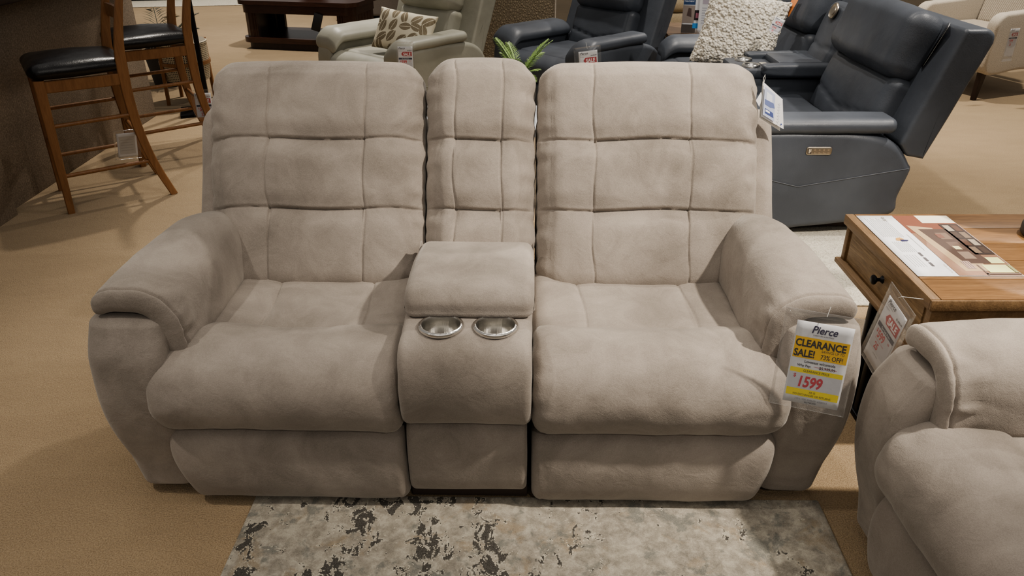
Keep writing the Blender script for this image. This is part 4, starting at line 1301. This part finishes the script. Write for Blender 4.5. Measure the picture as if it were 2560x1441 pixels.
# leaflet on the near navy back
LF = thing('hang_tag', 'folded glossy leaflet tucked beside the navy loveseat headrest', 'hang tag', (0, 0, 0))
LF.matrix_world = frame_matrix((1.945, 3.60, .985), (.35, .6, .1), (.38, .0, 1))
sheet('front_leaf', M['offwhite'], .05, .20, LF); sheet('rear_leaf', plain('#1C1B1E', .3), .055, .21, LF, z=-.006)
pp = Print(); pp.rect(.006, -.06, .040, -.008, '#7C86A8', 1); pp.rect(.012, -.045, .030, -.02, '#D5D8E2', 2); pp.rect(.012, -.19, .032, -.075, '#8C8C94', 1); pp.build('printed_picture', LF, z=.001)

# ================================================================= fern in glass on a console behind the loveseat
ST = thing('console_table', 'pale grey console table mostly hidden behind the loveseat', 'console table', (-.1, 3.05, 0.0105))
bbox('table_top', plain('#A9ADB2', .25), (-.62, -.18, .685), (.62, .18, .715), ST, bev=.004)
for x in (-.58, .58):
    for y in (-.15, .15): bbox('leg', M['blackmetal'], (x - .015, y - .015, 0), (x + .015, y + .015, .685), ST, bev=.002)
FN = thing('fern_in_vase', 'green fern in a clear glass vase showing between the loveseat backs', 'plant', (.030, 3.05, .7255))
lathe('glass_vase', M['glass'], [(0, .004), (.035, .004), (.045, .02), (.05, .10), (.038, .16), (.042, .18), (.045, .18), (.041, .16), (.053, .10), (.048, .016), (.038, 0), (0, 0)], (0, 0, 0), FN)
for k in range(12):
    az = 2 * PI * k / 12 + .35
    palm_leaf(FN, (0, 0, .15), az, (.115 + .03 * math.sin(k * 2.3)), 1.1 + .55 * math.cos(k * 1.7), mat=M['fern'], nleaf=20, lw=.0052, ll=.030, droop=.45)
jr = lathe('candle_jar', plain('#3A3A3C', .35), [(0, 0), (.036, 0), (.04, .01), (.04, .195), (.034, .20), (.034, .19), (0, .188)], (0, 0, 0), None, seg=32)
jr.location = (-.035, 3.16, .7255); tag(jr, 'dark round jar rim just left of the fern behind the loveseat', 'jar')

# ================================================================= crackle upholstered chair back (behind, between recliners)
UC = thing('upholstered_chair', 'brown crackle textured high chair seen from behind between the two recliners', 'armchair', (.03, 6.85, 0), R(2))
rbox('back', M['crackle'], (.66, .16, .92), (.03, .04, .04), loc=(0, 0, .52), parent=UC, res=.06)
rbox('seat', M['crackle'], (.62, .6, .34), (.05, .05, .05), loc=(0, .38, .26), parent=UC, res=.06)
tube('piping', M['cream_weave'], [(.325, -.078, .07), (.327, -.079, .90), (.30, -.080, .965), (-.30, -.080, .965), (-.327, -.079, .9), (-.325, -.078, .07)], .005, UC, seg=6)
for x in (-.28, .28):
    for y in (-.02, .6): lathe('leg', M['espresso'], [(0, 0), (.018, 0), (.025, .09), (0, .09)], (x, y, 0), UC, seg=14)

# ================================================================= beige sofa + round white table + mocha end table
BG = thing('beige_sofa', 'beige chenille reclining sofa in the far background right of centre', 'sofa', (2.55, 8.85, 0), R(-2))
BT = M['beige_tweed']
bbox('base_frame', plain('#1C1A1A', .8), (-1.05, .06, 0), (1.05, .9, .09), BG, bev=.01)
for i in range(3):
    xa = -1.08 + i * .72
    sweep('footrest_panel', BT, [(.20, .09), (.0, .10), (-.03, .18), (0, .28), (.2, .29)], xa, xa + .71, .03, BG, step=.02, xres=.06, noise_amp=.008)
    sweep('leg_rest_cushion', BT, [(.35, .29), (.02, .29), (-.05, .37), (0, .47), (.12, .50), (.35, .48)], xa, xa + .71, .04, BG, step=.02, xres=.06, noise_amp=.012)
    rbox('back_cushion', BT, (.71, .26, .62), (.07, .1, .1), loc=(xa + .355, .62, .76), rot=(R(-14), 0, 0), parent=BG, res=.04, noise_amp=.012)
rbox('arm', BT, (.26, .95, .60), (.09, .08, .08), loc=(-1.21, .42, .34), parent=BG, res=.05, noise_amp=.008)
rbox('arm', BT, (.26, .95, .60), (.09, .08, .08), loc=(1.21, .42, .34), parent=BG, res=.05, noise_amp=.008)

RT = thing('round_table', 'round white stone topped table before the beige sofa', 'side table', (1.98, 7.62, 0))
lathe('table_top', plain('#DCDAD6', .35), [(0, .585), (.42, .585), (.43, .595), (.43, .645), (.42, .655), (0, .655)], (0, 0, 0), RT, seg=64)
lathe('pedestal', plain('#8B8880', .5), [(0, 0), (.20, 0), (.20, .02), (.05, .04), (.04, .58), (0, .58)], (0, 0, 0), RT)
cdx = bbox('paper_card', plain('#BBB9BA', .6), (-.09, -.06, 0), (.09, .06, .002), bev=.0005); cdx.location = (1.95, 7.55, .6555); cdx.rotation_euler = (0, 0, .4)
tag(cdx, 'grey card lying flat on the round white table', 'card')

MT = thing('mocha_end_table', 'brown wood end table holding brochures behind the navy loveseat arm', 'end table', (1.13, 5.83, 0), R(0))
bbox('table_top', M['mocha'], (0, 0, .535), (.62, .55, .57), MT, bev=.004)
bbox('frame', M['mocha'], (.02, .02, .46), (.60, .53, .535), MT, bev=.004)
for x in (.02, .56):
    for y in (.02, .49): bbox('leg', M['mocha'], (x, y, 0), (x + .04, y + .04, .46), MT, bev=.003)
def leaflet(label, loc, rz, w, h, items, lean=8):
    t = thing('brochure', label, 'brochure'); t.matrix_world = Matrix.Translation(loc) @ Matrix.Rotation(rz, 4, 'Z') @ Matrix.Rotation(R(90 - lean), 4, 'X') @ Matrix.Translation((0, h, 0))
    sheet('paper_card', M['white'], w, h, t)
    p = Print()
    for it in items: it(p)
    p.build('printed_front', t, z=.0008)
    return t
leaflet('standing brochure with a blue heading on the brown wood end table', (1.235, 5.90, .571), R(-12), .13, .27, [
    lambda p: p.rect(.002, -.075, .085, -.004, '#2F4C78', 1), lambda p: p.text('REWARD OR', .006, -.032, .014, '#DCE2EC', bold=.02, sx=.9), lambda p: p.text('TREATMENT', .006, -.056, .014, '#DCE2EC', bold=.02, sx=.9),
    lambda p: p.rect(.0, -.20, .085, -.08, '#9C9088', 1), lambda p: p.poly([(.03, -.15), (.04, -.095), (.06, -.10), (.065, -.16)], '#5C4A46', 2), lambda p: p.rect(.0, -.268, .10, -.21, '#57504C', 1),
    lambda p: p.rect(.085, -.18, .13, -.11, '#2A1D22', 2), lambda p: p.rect(.095, -.165, .118, -.13, '#A8687A', 3), lambda p: p.rect(.078, -.235, .13, -.20, '#3F93D6', 2)])
leaflet('plain white acrylic sign card right of the blue headed brochure', (1.345, 5.86, .571), R(-10), .14, .30, [
    lambda p: p.rect(.02, -.095, .12, -.055, '#B9B0BC', 1)] + [(lambda i: (lambda p: p.rect(.02, -.120 - i * .017, .10, -.126 - i * .017, '#B5B5BF', 1)))(i) for i in range(7)])

# ================================================================= cream accent chair, upper right
CC = thing('accent_chair', 'cream striped accent chair with dark splayed legs in the upper right corner', 'armchair', (3.55, 6.52, 0), R(-68))
def accent():
    cs, cw_ = M['cream_stripe'], M['cream_weave']
    for sg, nm in ((-1, 'arm'), (1, 'arm')):
        x0 = .30 if sg > 0 else -.40
        prof = [(.0, .22), (-.01, .50), (.0, .60), (.06, .655), (.16, .665), (.45, .68), (.70, .72), (.74, .50), (.72, .24), (.35, .22)]
        sweep(nm, cw_, prof, x0, x0 + .10, .025, CC, step=.02, xres=.03)
    rbox('seat_cushion', cs, (.60, .62, .15), (.03, .05, .05), loc=(0, .30, .43), parent=CC, res=.04)
    rbox('seat_frame', cs, (.64, .66, .16), (.02, .04, .03), loc=(0, .36, .29), parent=CC, res=.05)
    rbox('back', cs, (.64, .16, .75), (.04, .06, .06), loc=(0, .78, .80), rot=(R(-14), 0, 0), parent=CC, res=.05)
    for sx in (-1, 1):
        beam('leg', M['espresso'], [(sx * .34, .02, 0), (sx * .34, .04, .22)], [(.035, .035), (.05, .055)], CC, side=(1, 0, 0))
        beam('leg', M['espresso'], [(sx * .34, .66, 0), (sx * .34, .60, .10), (sx * .34, .59, .23)], [(.032, .032), (.038, .04), (.05, .055)], CC, sm_pts=4, side=(1, 0, 0))
accent()
tag_thing('price_tag', 'faded sale card in a clear sleeve on the side of the cream accent chair', frame_matrix((3.72, 6.02, .58), (.38, .13, 0), (.0, .0, 1)), .09, .22, sale_print(.09, .2), margin=(.008, .008, .01, .02))
# dark object resting on the far left rug
DT = thing('black_table', 'low black table standing on the far pale rug at upper left', 'table', (-5.3, 12.3, 0), R(9))
bbox('table_top', M['blackmetal'], (-.7, -.4, .30), (.7, .4, .34), DT, bev=.01)
bbox('plinth', M['blackmetal'], (-.6, -.33, .012), (.6, .33, .30), DT, bev=.01)

# ================================================================= LIGHT, WORLD, CAMERA
def spot(loc, tgt, power, size=75, blend=.6, col=(1, .925, .83), rad=.06):
    li = bpy.data.lights.new('ceiling_spot', 'SPOT'); li.energy = power; li.spot_size = R(size); li.spot_blend = blend; li.color = col; li.shadow_soft_size = rad
    o = bpy.data.objects.new('ceiling_spot', li); COL.objects.link(o); o.location = loc
    o.rotation_euler = (Vector(tgt) - Vector(loc)).to_track_quat('-Z', 'Y').to_euler(); return o
def area(loc, tgt, power, size, col=(1, .93, .84)):
    li = bpy.data.lights.new('ceiling_fill', 'AREA'); li.energy = power; li.size = size; li.color = col
    o = bpy.data.objects.new('ceiling_fill', li); COL.objects.link(o); o.location = loc
    o.rotation_euler = (Vector(tgt) - Vector(loc)).to_track_quat('-Z', 'Y').to_euler(); return o
spot((2.2, 1.1, 3.1), (1.0, 2.4, .7), 480, 54, col=(1, .91, .80))
spot((-2.0, 1.2, 3.1), (-.7, 2.2, .6), 75, 64)
spot((.4, 4.9, 3.2), (.2, 2.6, .5), 170, 70)
spot((.9, -1.6, 3.1), (.2, 1.8, .4), 62, 50)
spot((-2.1, 5.3, 3.1), (-2.3, 4.3, .6), 130, 70)
spot((1.1, 3.7, 3.2), (2.0, 4.1, .7), 110, 60)
spot((3.0, 3.4, 3.2), (2.0, 3.6, .2), 240, 95)
spot((-1.6, 7.6, 3.2), (-2.0, 7.4, 0), 330, 95)
spot((.6, 6.2, 3.2), (.2, 5.6, .3), 200, 90)
spot((2.4, 6.6, 3.2), (2.4, 6.9, .3), 300, 95)
spot((4.6, 6.0, 3.2), (4.3, 6.2, 0), 210, 95)
spot((-3.6, 11.0, 3.2), (-3.8, 10.6, 0), 380, 95)
area((0, 1.2, 3.4), (0, 1.6, 0), 25, 3.0)  # soft overhead fill added to lift the shade, not a fitting of the showroom
wd = bpy.data.worlds.new('showroom_ambient'); bpy.context.scene.world = wd; wd.use_nodes = True
bgn = wd.node_tree.nodes['Background']; bgn.inputs[0].default_value = (1.0, .955, .90, 1); bgn.inputs[1].default_value = .24

cam = bpy.data.cameras.new('camera'); cam.sensor_width = 36; cam.lens = 1940 / 2560 * 36; cam.clip_end = 100
co = bpy.data.objects.new('camera', cam); COL.objects.link(co); co.location = (0, 0, 1.557); co.rotation_euler = (R(90 - 27.7), 0, 0)
sc = bpy.context.scene; sc.camera = co
sc.cycles.max_bounces = 6; sc.cycles.diffuse_bounces = 2; sc.cycles.glossy_bounces = 6; sc.cycles.transparent_max_bounces = 8
sc.cycles.caustics_reflective = False; sc.cycles.caustics_refractive = False
sc.view_settings.view_transform = 'AgX'
sc.view_settings.look = 'AgX - Medium High Contrast'
sc.view_settings.exposure = 0.16
